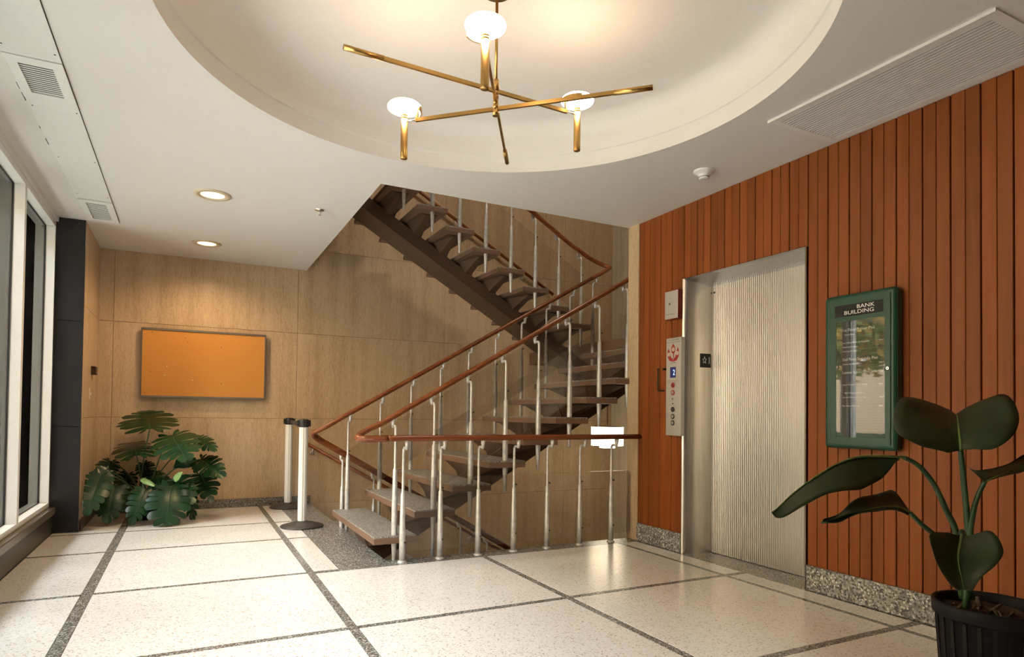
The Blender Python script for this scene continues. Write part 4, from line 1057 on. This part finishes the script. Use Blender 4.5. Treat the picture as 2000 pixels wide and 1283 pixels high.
for i, (b_, t_, wd) in enumerate(MONSTERA):
    small = i in (16, 17)
    mb, mid = mleaf(b_, t_, wd, i, 1 if small or i == 9 else 8)
    lf = obj('leaf', mb, 'monstera_new' if small else 'monstera_leaf', mo, b_)
    if small: lf['label'] = 'small pale green new leaf'
    else: obj('midrib', MB().tube(mid, [.004*(1-.8*k/8) for k in range(9)], 5), 'stalk_green', lf)
    s0 = Vector((MP_[0]+random.uniform(-.05,.05), MP_[1]+random.uniform(-.05,.05), .22)); e = Vector(b_)
    md = s0.lerp(e, .55) + Vector((0, 0, .10*(e-s0).length))
    obj('stalk', MB().tube(catmull([s0, md, e], 5), .007, 7), 'stalk_green', mo)

# ================================================================== OUTSIDE THINGS
random.seed(21)
def leafcloud(c, r, n_, s):
    mb = MB()
    for k in range(n_):
        d = Vector((random.gauss(0,1), random.gauss(0,1), random.gauss(0,1))).normalized()*random.uniform(.55, 1)
        p_ = Vector((c[0]+d.x*r[0], c[1]+d.y*r[1], c[2]+d.z*r[2]))
        u = Vector((random.gauss(0,1), random.gauss(0,1), random.gauss(0,1))).normalized(); v = u.orthogonal().normalized()
        mb.add([p_-u*s, p_+v*s*.6, p_+u*s, p_-v*s*.6], [(0,1,2,3)])
    return mb
def tree(x, y, h, r, lb, amber):
    t = thing('street_tree', (x, y, -.15), lb, 'tree', 'street trees outside the windows')
    tk = MB().tube([(x, y, -.15), (x+.05, y, h*.4), (x-.05, y+.1, h*.75)], [.16, .12, .06], 8)
    for k in range(4):
        a = k*1.6; tk.tube([(x, y, h*(.38+.08*k)), (x+math.cos(a)*r*.6, y+math.sin(a)*r*.6, h*(.6+.08*k))], [.05, .02], 6)
    obj('trunk', tk, 'bark', t)
    f1 = obj('foliage', leafcloud((x, y, h*.75), (r, r, h*.38), 2600, .10), 'tree_leaf', t); f1['kind'] = 'stuff'
    f2 = obj('amber_foliage', leafcloud((x, y, h*.72), (r*1.05, r*1.05, h*.36), 700 if not amber else 1500, .10), 'tree_leaf_amber', t); f2['kind'] = 'stuff'
tree(-7.2, 10.2, 5.6, 2.0, 'leafy autumn street tree behind the hedge, seen mirrored in the directory glass', True)
tree(-7.0, 5.2, 5.2, 1.8, 'leafy green street tree further along the hedge', False)
hg = thing('hedge', (-5.6, 8, -.15), 'low clipped dark green hedge outside the windows', 'hedge')
obj('hedge_core', MB().box(-6.0, -5.2, 1.0, 18, -.15, .80), 'hedge_leaf', hg)
h2 = MB()
for k in range(3500):
    p_ = Vector((random.choice([-5.18, -6.02, random.uniform(-6, -5.2)]), random.uniform(1, 18), random.uniform(-.1, .86)))
    if -6 < p_.x < -5.2: p_.z = .82
    u = Vector((random.gauss(0,1), random.gauss(0,1), random.gauss(0,1))).normalized(); v = u.orthogonal().normalized()
    h2.add([p_-u*.05, p_+v*.03, p_+u*.05, p_-v*.03], [(0,1,2,3)])
o = obj('hedge_leaves', h2, 'hedge_leaf', hg); o['kind'] = 'stuff'
bd = thing('tan_building', (-15, 14, -.15), 'tan brick building across the street', 'building')
bwl = obj('wall', MB().box(-16, -14, -14, 36, -.15, 11.0), 'facade_brick', bd)
for k in range(9):
    y = -11.5+k*5
    wo = obj('window', MB().box(-14.0, -13.96, y, y+1.4, 3.2, 4.8), 'white_metal', bd); obj('pane', MB().box(-13.96, -13.95, y+.1, y+1.3, 3.3, 4.7), 'black_granite', wo)
kb_ = obj('kerb', MB().box(-4.6, -4.3, -6, 20, -.15, -.02), 'concrete', None, (-4.45, 7, -.15)); tag(kb_, 'pale concrete kerb before the hedge', 'kerb')
